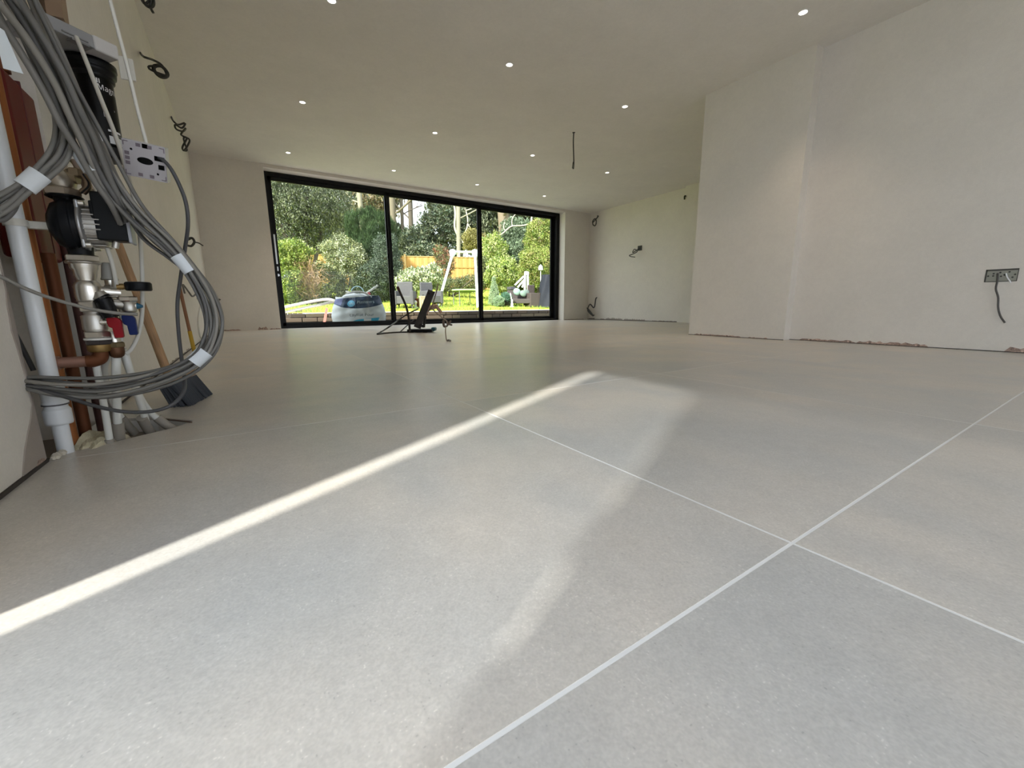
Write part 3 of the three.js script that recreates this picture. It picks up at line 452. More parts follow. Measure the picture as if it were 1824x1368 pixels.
/* loose pattress box seen from its back */
{
  const c = onZ(259, 287, -1.5), t = thing('pattress_box', 'loose lilac-white pattress box hanging by its cables, knockout back facing out', 'junction box', c.clone());
  const S = 0.086, pm = M(0.42, 0.39, 0.4, 0.5), dm = M(0.16, 0.13, 0.15, 0.6), sh = new THREE.Shape(); sh.moveTo(-S / 2, -S / 2); sh.lineTo(S / 2, -S / 2); sh.lineTo(S / 2, S / 2); sh.lineTo(-S / 2, S / 2); sh.closePath();
  const oval = new THREE.Path(); oval.absellipse(0, 0, 0.0165, 0.0085, 0, Math.PI * 2); sh.holes.push(oval);
  for (const [x, y, w, h] of [[S / 2 - 0.013, 0.012, 0.022, 0.012], [S / 2 - 0.0105, -0.008, 0.013, 0.012], [0.002, S / 2 - 0.007, 0.012, 0.012]]) { const q = new THREE.Path(); q.moveTo(x - w / 2, y - h / 2); q.lineTo(x + w / 2, y - h / 2); q.lineTo(x + w / 2, y + h / 2); q.lineTo(x - w / 2, y + h / 2); q.closePath(); sh.holes.push(q); }
  for (const [x, y] of [[-0.026, 0.022], [0.024, -0.026]]) { const q = new THREE.Path(); q.absarc(x, y, 0.0028, 0, Math.PI * 2); sh.holes.push(q); }
  const tilt = new THREE.Matrix4().makeRotationFromEuler(new THREE.Euler(0.3, -0.12, -0.09)); const put = (g) => g.applyMatrix4(tilt).translate(c.x, c.y, c.z);
  part(t, 'back_plate', put(new THREE.ExtrudeGeometry(sh, { depth: 0.0025, bevelEnabled: false, curveSegments: 16 })), pm);
  part(t, 'side_walls', put(merge([rbox(-S / 2, S / 2, S / 2 - 0.0025, S / 2, -0.034, 0.0024, 0.001), rbox(-S / 2, S / 2, -S / 2, -S / 2 + 0.0025, -0.034, 0.0024, 0.001), rbox(-S / 2, -S / 2 + 0.0025, -S / 2, S / 2, -0.034, 0.0024, 0.001), rbox(S / 2 - 0.0025, S / 2, -S / 2, S / 2, -0.034, 0.0024, 0.001)])), M(0.62, 0.61, 0.57, 0.45));
  const kn = []; for (let i = -3; i <= 3; i++) for (const [x, y] of [[i * 0.0115, S / 2 - 0.008], [i * 0.0115, -S / 2 + 0.008], [-S / 2 + 0.008, i * 0.0115]]) if (Math.abs(i) !== 3 && i % 2 !== 0 || (i === 0 && x < -0.02)) kn.push(rbox(x - 0.0045, x + 0.0045, y - 0.004, y + 0.004, 0.0022, 0.0036, 0.0004));
  for (const sx of [-1, 1]) for (const sy of [-1, 1]) kn.push(rbox(sx * 0.036 - 0.005, sx * 0.036 + 0.005, sy * 0.0385 - 0.001, sy * 0.0385 + 0.001, 0.0022, 0.0034, 0.0003), rbox(sx * 0.0405 - 0.001, sx * 0.0405 + 0.001, sy * 0.0335 - 0.005, sy * 0.0335 + 0.005, 0.0022, 0.0034, 0.0003));
  part(t, 'knockouts', put(merge(kn)), dm).userData.kind = 'stuff';
  part(t, 'inside_face', put(rbox(-S / 2 + 0.003, S / 2 - 0.003, -S / 2 + 0.003, S / 2 - 0.003, -0.03, -0.028, 0.0005)), M(0.02, 0.02, 0.02, 0.8));
}
/* cables of the box */
single('white_cable', 'white cable dropping from the ceiling corner to the loose pattress box', 'cable', tube(Q([[178, -70], [196, 0], [212, 62], [226, 115], [245, 195], [260, 252], [263, 268]], -1.53), 0.0042, 40, 8), creamPlastic);
single('white_cable', 'thicker white tube crossing in front of the black filter canister', 'cable', tube(Q([[136, 66, -1.75], [150, 100, -1.72], [178, 172, -1.68], [205, 240, -1.64], [228, 312, -1.62], [243, 375, -1.61], [251, 440, -1.6], [254, 510, -1.6], [252, 570, -1.6], [243, 606, -1.59], [226, 630, -1.58], [217, 615, -1.58], [216, 560, -1.585], [210, 520, -1.58], [200, 470, -1.58], [190, 440, -1.57]]), 0.0052, 90, 8), creamPlastic);
single('slate_cable', 'thick slate grey cable curving from the pattress box down to floor level', 'cable', tube(Q([[283, 281, -1.498], [292, 286, -1.49], [306, 303, -1.48], [322, 335, -1.48], [332, 365, -1.48], [335, 400, -1.49], [330, 440, -1.52], [321, 500, -1.54], [316, 545, -1.54], [319, 600, -1.53], [325, 650, -1.51], [329, 680, -1.46], [326, 700, -1.42], [308, 720, -1.4], [275, 732, -1.39], [230, 734, -1.39], [180, 726, -1.4], [120, 708, -1.42], [70, 694, -1.44], [36, 684, -1.48], [10, 670, -1.54]]), 0.0048, 130, 8), slateCable);
single('grey_cable_run', 'single pale grey cable crossing the valves almost level', 'cable', tube(Q([[-40, 470, -1.42], [0, 492, -1.43], [50, 516, -1.45], [100, 534, -1.46], [160, 550, -1.47], [210, 558, -1.48], [245, 560, -1.48]]), 0.0043, 40, 8), greys[2]);
single('slate_cable', 'dark thin cable dropping behind the waste pipe at far left', 'cable', tube(Q([[-12, 520, -1.62], [8, 560, -1.6], [36, 612, -1.58], [60, 660, -1.58]]), 0.0055, 24, 8), slateCable);

/* the big taped bundle: loops out and returns to the wall */
const bundlePath = [[-30, -130, -1.3, 34], [22, -20, -1.33, 34], [66, 70, -1.36, 32], [110, 160, -1.39, 28], [150, 240, -1.42, 26], [188, 310, -1.44, 24], [240, 380, -1.46, 16], [300, 436, -1.47, 11], [340, 480, -1.47, 10], [370, 528, -1.47, 13], [382, 572, -1.46, 15], [374, 612, -1.45, 14], [352, 641, -1.44, 12], [310, 664, -1.44, 14], [250, 683, -1.44, 16], [180, 694, -1.44, 17], [110, 691, -1.44, 15], [60, 684, -1.45, 12], [36, 680, -1.475, 9], [8, 668, -1.55, 8]];
function bundled(i, n, label, group, path, r, mats, zs) {
  const s = n > 1 ? i / (n - 1) * 2 - 1 : 0, ph = i * 2.4, pts = path.map(([x, y, z, w], k) => {
    const a = path[Math.max(0, k - 1)], b = path[Math.min(path.length - 1, k + 1)], dx = b[0] - a[0], dy = b[1] - a[1], l = Math.hypot(dx, dy), wob = 0.22 * Math.sin(ph + k * 0.9), o = (s + wob) * w;
    return onZ(x - dy / l * o, y + dx / l * o, z + zs * Math.sin(ph + k * 0.35));
  });
  single('grey_cable', typeof label === 'function' ? label(i) : label, 'cable', tube(pts, r, pts.length * 6, 7), mats[i % mats.length], group);
}
for (let i = 0; i < 9; i++) bundled(i, 9, (k) => 'grey cable of the big taped loop, ' + ['outermost', 'second', 'third', 'fourth', 'middle', 'sixth', 'seventh', 'eighth', 'innermost'][k] + (k % 8 ? ' counted from outside' : ' of nine'), 'grey cables in the looping bundle', bundlePath, 0.0047, greys, 0.012);
const flatPath = [[-60, -90, -1.22, 30], [0, -10, -1.25, 26], [50, 60, -1.3, 24], [95, 140, -1.34, 22], [125, 210, -1.37, 20], [150, 260, -1.4, 18], [178, 318, -1.43, 14], [205, 360, -1.45, 10], [222, 395, -1.5, 8]];
for (let i = 0; i < 6; i++) bundled(i, 6, (k) => 'thick flat grey cable from the top left corner, ' + ['rightmost', 'second from right', 'third from right', 'third from left', 'second from left', 'leftmost'][k] + ' of six', 'thick grey cables at top left', flatPath, 0.0066, [greys[0], greys[1], greys[3], greys[2]], 0.01);
const backPath = [[52, 20, -1.42, 10], [92, 120, -1.43, 11], [112, 200, -1.43, 13], [116, 240, -1.42, 15], [104, 275, -1.41, 16], [78, 302, -1.4, 14], [46, 330, -1.39, 11], [10, 358, -1.38, 16], [-30, 384, -1.36, 16]];
for (let i = 0; i < 6; i++) bundled(i, 6, (k) => 'light grey cable bending back to left edge, ' + ['innermost', 'second innermost', 'third innermost', 'third outermost', 'second outermost', 'outermost'][k] + ' of the bend', 'grey cables bending back left', backPath, 0.005, [greys[1], greys[2], greys[1]], 0.008);
const hangPath = [[-20, 372, -1.36, 8], [2, 385, -1.37, 8], [18, 375, -1.38, 6], [30, 352, -1.39, 5]];
for (let i = 0; i < 2; i++) bundled(i, 2, (k) => ['pale grey', 'dark grey'][k] + ' cable loop drooping over the pipe clip at left edge', 'drooping grey cable loops', hangPath, 0.005, [greys[1], greys[3]], 0.004);
const lowPath = [[160, 250, -1.5, 6], [200, 320, -1.52, 7], [228, 370, -1.52, 7], [258, 420, -1.5, 7], [300, 455, -1.49, 5], [330, 478, -1.48, 4]];
for (let i = 0; i < 4; i++) bundled(i, 4, (k) => 'dark grey cable joining the bundle behind the pump box, ' + ['top', 'second', 'third', 'bottom'][k] + ' of four', 'dark cables joining the bundle', lowPath, 0.0036, [greys[0], greys[3]], 0.006);
function band(label, a, b, r, squash = 0.75) { const g = bar(a, b, r, r * 0.96, 14); single('tape_band', label, 'tape', g, tape, 'white tape bands on the cables'); }
band('white tape band high on the right side of the cable loop', onZ(316, 455, -1.47), onZ(340, 484, -1.47), 0.0185);
band('white tape band at the lower right bend of the cable loop', onZ(366, 626, -1.445), onZ(344, 646, -1.44), 0.021);
band('white tape band on the cables bending back to the left', onZ(72, 310, -1.395), onZ(44, 334, -1.39), 0.02);
band('white tape band on slanting cables in front of the red vessel', onZ(142, 268, -1.425), onZ(166, 306, -1.43), 0.019);
band('small white tape sleeve on a cable before the filter canister', onZ(168, 233, -1.45), onZ(181, 253, -1.45), 0.008);
single('slate_cable', 'slate cable running from the small tape sleeve into the bundle', 'cable', tube(Q([[138, 188, -1.46], [160, 222, -1.455], [180, 254, -1.45], [200, 300, -1.46], [218, 345, -1.48], [226, 390, -1.5]]), 0.0062, 30, 8), greys[2]);
{
  const a = onZ(-14, 40, -1.2), b = onZ(8, 55, -1.2), c = onZ(42, 132, -1.2), d = onZ(6, 122, -1.2), g = new THREE.BufferGeometry(), th = 0.0006, P = []; const q = [a, b, c, d];
  for (const s of [0, th]) for (const p of q) P.push(p.x, p.y, p.z + s); g.setAttribute('position', new THREE.Float32BufferAttribute(P, 3)); g.setIndex([0, 1, 2, 0, 2, 3, 4, 6, 5, 4, 7, 6, 0, 4, 5, 0, 5, 1, 1, 5, 6, 1, 6, 2, 2, 6, 7, 2, 7, 3, 3, 7, 4, 3, 4, 0]); const n = g.toNonIndexed(); n.computeVertexNormals(); n.setAttribute('uv', new THREE.Float32BufferAttribute(new Float32Array(n.attributes.position.count * 2), 2));
  single('paper_tag', 'torn white paper tag tucked under the cables at top left', 'paper tag', n, M(0.62, 0.66, 0.68, 0.85));
}
single('cable_stub', 'brown dusty timber batten rising at the very top left', 'batten', merge([beam(onZ(70, -40, -1.98), onZ(90, 24, -1.98), 0.05, 0.03)]), M(0.22, 0.15, 0.1, 0.8));

/* broom leaning in the corner behind the cables */
{
  const foot0 = onY(322, 706, 0), topA = onX(178, 350, -0.43), neck = onZ(300, 668, -1.99), t = thing('broom', 'wooden broom with dark bristles leaning on the left wall', 'broom', V(foot0.x, 0, foot0.z));
  const dir = neck.clone().sub(topA);
  part(t, 'handle', bar(neck.clone().addScaledVector(dir.clone().normalize(), 0.03), topA, 0.0145, 0.0135, 16), wood);
  const h0 = onZ(292, 676, -2.0), h1 = onZ(338, 668, -2.22); const e = h1.clone().sub(h0); e.y = 0; const ang = Math.atan2(-e.z, e.x), L = e.length();
  const put = (g) => g.rotateY(ang).translate(h0.x, h0.y, h0.z);
  const stock = part(t, 'stock', put(rbox(-0.01, L, -0.026, 0.012, -0.024, 0.024, 0.008)), M(0.42, 0.28, 0.17, 0.75));
  const bl = []; for (let i = 0; i < 16; i++) for (let j = 0; j < 7; j++) { const x = (i + 0.5) / 16 * L, z = (j - 3) * 0.0068, y1 = -0.02, y0 = -h0.y + 0.002; bl.push(bar(V(x, y1, z), V(x + rr(-0.003, 0.008) + 0.012, y0, z * 1.5 + 0.035 + rr(-0.004, 0.004)), 0.0065, 0.0055, 5)); }
  part(stock, 'bristles', put(merge(bl)), M(0.05, 0.055, 0.065, 0.9)).userData.kind = 'stuff';
}
/* thin pipe with a yellow sleeve by the left wall */
{
  const b = onY(346, 626, 0), top = onZ(320, 512, b.z + 0.03), mid = b.clone().lerp(top, 0.3), t = thing('gas_pipe', 'thin brown pipe with a yellow lower sleeve by left wall', 'pipe', b.clone());
  part(t, 'pipe', bar(mid, top, 0.013, 0.013, 12), M(0.25, 0.11, 0.05, 0.5)); part(t, 'yellow_sleeve', bar(b, mid.clone().lerp(top, 0.04), 0.0155, 0.0155, 12), M(0.5, 0.31, 0.02, 0.5), 'yellow plastic sleeve');
}

/* ================================================ loose cable tails on walls */
const loop = (c, r, n, e1, e2, jit) => { const p = []; for (let i = 0; i <= n * 12; i++) { const a = i / 12 * Math.PI * 2, q = r * (1 + jit * Math.sin(i * 1.7)); p.push(c.clone().addScaledVector(e1, Math.cos(a) * q).addScaledVector(e2, Math.sin(a) * q)); } return p; };
const wx = -0.385;
const pxLoop = (cx, cy, rx, ry, tilt, n, z, jit) => { const p = []; for (let i = 0; i <= n * 10; i++) { const a = i / 10 * Math.PI * 2, q = 1 + jit * Math.sin(i * 0.83), u = Math.cos(a) * rx * q, v = Math.sin(a) * ry * q; p.push(onZ(cx + u * Math.cos(tilt) - v * Math.sin(tilt), cy + u * Math.sin(tilt) + v * Math.cos(tilt), z + 0.01 * Math.sin(i))); } return p; };
single('cable_coil', 'dark coiled cable tail at the top edge above the left wall', 'cable', tube([V(XL, 2.5, -3.7), onZ(246, -14, -3.4), onZ(258, 6, -3.4), ...pxLoop(263, 0, 9, 13, -0.5, 2, -3.4, 0.15), onZ(268, 12, -3.4), onZ(273, 23, -3.4)], 0.0068, 130, 7), darkCable);
single('cable_coil', 'dark coiled cable tail hanging below the ceiling on left wall', 'cable', tube([onX(250, 94, XL), onZ(256, 101, -4.15), onZ(273, 107, -4.2), onZ(289, 117, -4.25), ...pxLoop(286, 127, 14, 8, 0.65, 3, -4.25, 0.16), onZ(268, 124, -4.25), onZ(266, 118, -4.25), onZ(280, 118, -4.25)], 0.0075, 170, 7), darkCable);
single('cable_tail', 'tangled dark cable tail hanging near the far left corner', 'cable', tube([onX(305, 208, -0.46), ...[[309, 216, -0.44], [318, 222, -0.42], [330, 219, -0.41], [324, 228, -0.4], [312, 222, -0.41], [314, 230, -0.4], [326, 234, -0.4], [331, 228, -0.4], [323, 238, -0.4], [325, 242, -0.4], [337, 248, -0.39], [336, 256, -0.39], [328, 268, -0.39], [325, 262, -0.39], [333, 246, -0.39], [327, 246, -0.39], [330, 258, -0.39], [333, 268, -0.385], [326, 268, -0.39]].map((p) => onZ(p[0], p[1], -6.05 + 0.02 * Math.sin(p[0])))], 0.009, 150, 6), darkCable);
single('cable_tail', 'curled dark cable tail at mid height near far left corner', 'cable', tube([onZ(334, 427, -5.6), onZ(342, 424, -5.6), onZ(346, 431, -5.6), onZ(341, 438, -5.6), onZ(333, 437, -5.6)], 0.012, 40, 7), darkCable);
single('cable_tail', 'short dark wire poking toward the far left corner', 'cable', tube([onZ(345, 431, -5.6), onZ(354, 433, -5.6), onZ(362, 438, -5.6)], 0.007, 16, 6), darkCable);
single('cable_tail', 'thin bent grey wire tail low on the left wall', 'cable', tube([onX(329, 522, -0.42), onX(326, 507, -0.44), onX(336, 520, -0.42), onX(343, 528, -0.4), onX(352, 521, -0.4), onX(358, 521, -0.4)], 0.0075, 40, 6), M(0.14, 0.13, 0.11, 0.6));
single('cable_tail', 'white wire tail dropping behind the cable loop to floor', 'cable', tube([onX(350, 531, XL), onX(357, 538, -0.42), onX(353, 570, -0.43), onX(356, 598, -0.43), onX(364, 608, -0.44)], 0.009, 40, 6), creamPlastic);
single('cable_tail', 'tiny wire ends peeping out right of the cable loop', 'cable', tube([onZ(376, 531, ZW), onZ(380, 530, -8.44), onZ(386, 534, -8.42), onZ(392, 533, -8.42), onZ(384, 537, -8.44)], 0.014, 20, 6), M(0.14, 0.13, 0.11, 0.6));
/* far right wall */
single('cable_coil', 'small dark cable ring high on the far right wall corner', 'cable', tube([V(7.95, 2.65, -8.24), onX(1065, 386, 7.9), ...loop(onX(1059, 396, 7.82), 0.085, 2, V(0.2, 0.1, -1).normalize(), V(0, 1, 0), 0.08)], 0.013, 90, 7), darkCable);
single('cable_tail', 'zigzag dark cable tail low in the far right corner', 'cable', tube([V(7.95, onX(1063, 530, 7.95).y, onX(1063, 530, 7.95).z), onX(1061, 533, 7.85), onX(1058, 548, 7.75), onX(1051, 542, 7.75), onX(1047, 553, 7.75), onX(1057, 563, 7.7), onX(1050, 553, 7.75), onX(1046, 549, 7.75), onX(1056, 562, 7.72), onX(1058, 561, 7.72)], 0.016, 90, 7), darkCable);
{
  const c = onX(1140, 442, XF), t = thing('wall_back_box', 'dark square back box with curly cable tails, far right wall', 'back box', V(XF - 0.01, c.y - 0.06, c.z));
  part(t, 'box', merge([rbox(XF - 0.012, XF - 0.001, c.y - 0.055, c.y + 0.055, c.z - 0.06, c.z - 0.045, 0.002), rbox(XF - 0.012, XF - 0.001, c.y - 0.055, c.y + 0.055, c.z + 0.045, c.z + 0.06, 0.002), rbox(XF - 0.012, XF - 0.001, c.y + 0.04, c.y + 0.055, c.z - 0.06, c.z + 0.06, 0.002), rbox(XF - 0.012, XF - 0.001, c.y - 0.055, c.y - 0.04, c.z - 0.06, c.z + 0.06, 0.002), rbox(XF - 0.005, XF - 0.001, c.y - 0.05, c.y + 0.05, c.z - 0.05, c.z + 0.05, 0.001)]), M(0.03, 0.03, 0.028, 0.6));
  part(t, 'cable_end', tube([V(XF - 0.004, c.y, c.z), onX(1135, 445, 7.86), onX(1127, 450, 7.8), onX(1130, 444, 7.8), onX(1135, 448, 7.8), onX(1126, 453, 7.78), onX(1121, 455, 7.78), onX(1124, 457, 7.78), onX(1131, 458, 7.78)], 0.011, 80, 6), darkCable);
}
{ const c = onX(1221, 351, XF - 0.1); single('cable_hole', 'single dark cable stub high on the far right nib', 'cable', tube([V(XF - 0.1, c.y + 0.02, c.z), V(XF - 0.13, c.y + 0.01, c.z), V(XF - 0.14, c.y - 0.05, c.z + 0.01)], 0.016, 12, 7), darkCable); }
/* cable hanging from the ceiling */
{
  const a = V(4.141, CEIL, -4.809), y = (py) => onZ(1022, py, a.z).y, t = thing('ceiling_cable', 'dark cable hanging from a hole in the ceiling, frayed end', 'cable', a.clone());
  part(t, 'hole_rim', new THREE.CylinderGeometry(0.02, 0.02, 0.004, 16).translate(a.x, CEIL - 0.002, a.z), darkCable);
  part(t, 'cable', tube([V(a.x, CEIL - 0.002, a.z), V(a.x - 0.004, y(255), a.z), V(a.x + 0.008, y(280), a.z), V(a.x + 0.012, y(292), a.z), V(a.x + 0.006, y(301), a.z)], 0.0085, 40, 8), darkCable);
  part(t, 'split_core', merge([tube([V(a.x + 0.008, y(287), a.z), V(a.x - 0.012, y(291), a.z + 0.01), V(a.x - 0.026, y(301), a.z + 0.012)], 0.005, 16, 6), tube([V(a.x + 0.01, y(288), a.z), V(a.x + 0.014, y(296), a.z - 0.01), V(a.x + 0.006, y(301), a.z - 0.012)], 0.005, 12, 6)]), darkCable);
}
/* double socket box on the right wall */
{
  const z0 = -0.777, z1 = -0.612, y0 = 0.53, y1 = 0.624, t = thing('socket_back_box', 'galvanised double socket back box in the right wall with two cables', 'back box', V(XR, y0, (z0 + z1) / 2)), galv = M(0.33, 0.33, 0.28, 0.5, { metalness: 0.6 });
  part(t, 'rim', merge([box(XR - 0.003, XR + 0.0, y0, y0 + 0.005, z0, z1), box(XR - 0.003, XR, y1 - 0.012, y1, z0, z1), box(XR - 0.003, XR, y0, y1, z0, z0 + 0.008), box(XR - 0.003, XR, y0, y1, z1 - 0.004, z1)]), M(0.06, 0.06, 0.05, 0.7));
  part(t, 'back_plate', box(XR - 0.0015, XR - 0.0005, y0 + 0.004, y1 - 0.008, z0 + 0.006, z1 - 0.003), galv);
  const kz = [[0.042, 0.062], [0.042, 0.045], [0.016, 0.045], [0.075, 0.068], [0.082, 0.04], [0.098, 0.05], [0.14, 0.03], [0.15, 0.05], [0.12, 0.07]]; part(t, 'knockouts', merge(kz.map(([dz, dy]) => bar(V(XR - 0.0022, y0 + dy, z0 + dz), V(XR - 0.001, y0 + dy, z0 + dz), 0.006, 0.006, 12))), M(0.05, 0.05, 0.045, 0.7)).userData.kind = 'stuff';
  const bp = (x, y, o) => onX(x, y, XR - o);
  part(t, 'grey_cable_end', tube([bp(1777, 487, 0.002), bp(1777, 494, 0.012), bp(1776, 503, 0.02), bp(1774, 515, 0.024), bp(1778, 530, 0.026), bp(1778, 548, 0.028), bp(1782, 563, 0.03), bp(1790, 575, 0.034)], 0.006, 50, 10), M(0.07, 0.065, 0.06, 0.5), 'long dark grey cable tail');
  part(t, 'white_cable_end', tube([bp(1792, 487, 0.002), bp(1794, 494, 0.014), bp(1799, 501, 0.022), bp(1800, 504, 0.026)], 0.0045, 16, 8), whitePlastic, 'short white cable stub');
}

/* =============================================== tool standing by the window */
{
  const zc = 6.06, p = (x, y, d = 0) => far(x, y, zc + d), b = onY(736, 592, 0), t = thing('tile_cutter', 'black hand tile cutter stood on end with tilted dark rail', 'tile cutter', V(b.x, 0, b.z));
  const e = p(777, 587), s0 = onY(732, 592, 0); const yb = 0.0; const dirx = right0;
  const put = (g) => { const m = new THREE.Matrix4().makeRotationY(-YAW); return g.applyMatrix4(m).translate(b.x, 0, b.z); };
  part(t, 'base_plate', put(rbox(-0.07, 0.3, 0.005, 0.05, -0.09, 0.09, 0.01)), black);
  part(t, 'rubber_feet', put(merge([rbox(-0.05, 0.02, 0, 0.012, -0.08, 0.08, 0.004), rbox(0.16, 0.22, 0, 0.012, -0.08, 0.08, 0.004)])), blackRubber);
  part(t, 'blue_tip', put(merge([rbox(0.28, 0.345, 0.02, 0.075, -0.07, 0.07, 0.02, 3)])), M(0.006, 0.07, 0.1, 0.4), 'dark teal end grip');
  const r0 = p(743, 584), r1 = p(769, 518);
  const rail = part(t, 'rail', beam(r0, r1, 0.1, 0.035, -YAW), M(0.022, 0.021, 0.02, 0.5));
  part(rail, 'rail_slot', bar(p(766, 523, -0.03), p(763, 522, -0.03), 0.014, 0.014, 10), black);
  part(t, 'brace', merge([bar(p(755, 583), p(758, 556), 0.018, 0.014, 10), bar(p(750, 582), p(752, 578), 0.04, 0.03, 12)]), blackRubber);
  const lev = part(t, 'curved_lever', tube([p(708, 511, -0.05), p(714, 524, -0.05), p(723, 545, -0.05), p(728, 566, -0.05), p(730, 590, -0.05)], 0.017, 40, 10), M(0.018, 0.012, 0.01, 0.45));
  part(lev, 'lever_grip', bar(p(708, 511, -0.05), p(711, 518, -0.05), 0.021, 0.02, 12), M(0.05, 0.014, 0.01, 0.5));
}
single('power_lead', 'thin black lead looping across the floor left of the cutter', 'cable', tube([far(745, 550, 6.1), far(725, 560, 6.05), far(706, 573, 6.0), onY(692, 583, 0.12), onY(679, 591, 0.012), onY(672, 595, 0.01), onY(684, 593.5, 0.01), onY(705, 592, 0.01), onY(728, 591, 0.01)], 0.0105, 70, 7), darkCable);
single('power_lead', 'thin dark strut lead slanting below the cutter rail', 'cable', tube([far(740, 568, 6.2), far(725, 580, 6.15), onY(713, 591, 0.01)], 0.008, 20, 6), darkCable);
{
  const t = thing('tan_cord', 'tan cord with a loose knot trailing right from the cutter', 'cord', V(onY(798, 607, 0).x, 0, onY(798, 607, 0).z)), tan = M(0.2, 0.15, 0.11, 0.75);
  part(t, 'cord', tube([far(781, 505, 6.1), far(775, 528, 6.08), far(768, 548, 6.02), far(762, 556, 6.0), far(768, 549, 5.95), far(776, 556, 5.7), far(788, 566, 5.3), far(796, 572, 5.0)], 0.0085, 60, 7), tan);
  part(t, 'knot', tube([far(796, 572, 5.0), far(797, 580, 4.95), far(791, 582, 4.95), far(789, 575, 4.95), far(790, 570, 4.95), far(792, 581, 4.94), far(799, 578, 4.95), far(803, 572, 4.98), far(799, 576, 5), far(805, 579, 5.0), far(796, 577, 4.95)], 0.0095, 90, 7), M(0.13, 0.1, 0.08, 0.75));
  part(t, 'tail', tube([far(794, 581, 4.95), far(793.5, 590, 4.8), onY(795, 604, 0.01), onY(797, 607, 0.008)], 0.0065, 24, 7), tan);
  part(t, 'plug', tube([onY(796, 606.5, 0.012), onY(800, 606, 0.014), onY(802, 607, 0.012)], 0.011, 8, 7), M(0.2, 0.19, 0.17, 0.6));
}
single('wood_offcut', 'small pale pinkish offcut propped behind the tan cord', 'offcut', merge([beam(far(764, 549, 6.25), far(778, 545, 6.25), 0.06, 0.04), beam(far(776, 544, 6.25), far(786, 557, 6.25), 0.05, 0.03), beam(far(750, 574, 6.25), far(764, 549, 6.25), 0.03, 0.03)]), M(0.45, 0.3, 0.24, 0.8));

/* ================================================================== garden */
const ZR = -12.5, groundY = (x, z) => z > ZR ? -0.12 : 0.235 + 0.105 * Math.min(18, ZR - z);
const onGround = (px, depth) => { const p = far(px, 520, depth); p.y = groundY(p.x, p.z); return p; };
{
  const paveMat = M(0.34, 0.31, 0.28, 0.9, { bumpMap: wallBump, bumpScale: 0.01 });
  structure('patio_ground', metreUV(box(-14, 24, -0.5, -0.12, ZR, ZW - 0.4)), paveMat);
  structure('ground_sides', metreUV(merge([box(-30, -0.97, -0.6, -0.32, ZW - 0.4, 30), box(XF + 0.31, 40, -0.6, -0.32, ZW - 0.4, 30), box(-0.97, XF + 0.31, -0.6, -0.32, ZB + 0.31, 30)])), M(0.17, 0.165, 0.15, 0.9));
  const g = new THREE.PlaneGeometry(90, 60, 60, 60).rotateX(-Math.PI / 2).translate(8, 0, ZR - 30), p = g.attributes.position;
  for (let i = 0; i < p.count; i++) p.setY(i, groundY(p.getX(i), p.getZ(i) - 1e-4) + (p.getZ(i) < ZR - 0.5 ? 0.03 * Math.sin(p.getX(i) * 1.7) * Math.sin(p.getZ(i) * 1.3) : 0));
  g.computeVertexNormals();
  const lawnMap = texture(512, (i) => { const x = i % 512, y = i / 512 | 0, j = (2 * y) * WS + 2 * x, v = 0.75 + 0.5 * w3[j] + 0.4 * (w4[j] - 0.5); return [164 * v + 20 * (w2[j] - 0.5), 178 * v, 58 * v]; }, true); lawnMap.repeat.set(45, 30);
  structure('lawn', g, new THREE.MeshPhysicalMaterial({ map: lawnMap, roughness: 0.95 }));
  /* grass blades */
  const bl = new THREE.BufferGeometry(); bl.setAttribute('position', new THREE.Float32BufferAttribute([-0.012, 0, 0, 0.012, 0, 0, 0.01, 0.06, 0.02, 0, 0, -0.012, 0, 0, 0.012, -0.02, 0.07, 0.0], 3)); bl.computeVertexNormals();
  const n = 9000, im = new THREE.InstancedMesh(bl, M(1, 1, 1, 0.9, { transmission: 0.35, thickness: 0, side: THREE.DoubleSide }), n), m = new THREE.Matrix4(), col = new THREE.Color();
  for (let i = 0; i < n; i++) { const z = ZR - 0.1 - 13 * rnd() ** 1.3, x = rr(1, 15) * (0.7 + 0.05 * (-z - 12)); m.makeRotationY(rr(0, 6.28)).scale(V(1, rr(0.5, 1.5), 1)).setPosition(x, groundY(x, z) + 0.01, z); im.setMatrixAt(i, m); im.setColorAt(i, col.setRGB(rr(0.24, 0.42), rr(0.33, 0.5), rr(0.05, 0.12))); }
  im.name = 'grass_blades'; im.userData = { kind: 'stuff', label: 'short sunlit grass growing on the sloping lawn', category: 'grass' }; scene.add(im);
}
/* low retaining wall of rough blocks */
{
  const t = structure('wall_garden'), mats = [M(0.085, 0.06, 0.04, 0.95), M(0.11, 0.08, 0.055, 0.95), M(0.065, 0.05, 0.035, 0.95), M(0.1, 0.08, 0.05, 0.95)];
  part(t, 'core', box(-6, 22, -0.12, 0.2, ZR, ZR + 0.1), M(0.1, 0.08, 0.06, 0.95));
  for (let r = 0; r < 3; r++) { let x = 0.6 + 0.2 * r; while (x < 13) { const w = rr(0.28, 0.62); part(t, 'stone', rbox(x, x + w - 0.012, -0.12 + r * 0.118, -0.12 + r * 0.118 + 0.108, ZR + 0.06, ZR + rr(0.17, 0.21), 0.02, 1), mats[rnd() * 4 | 0]); x += w; } }
}
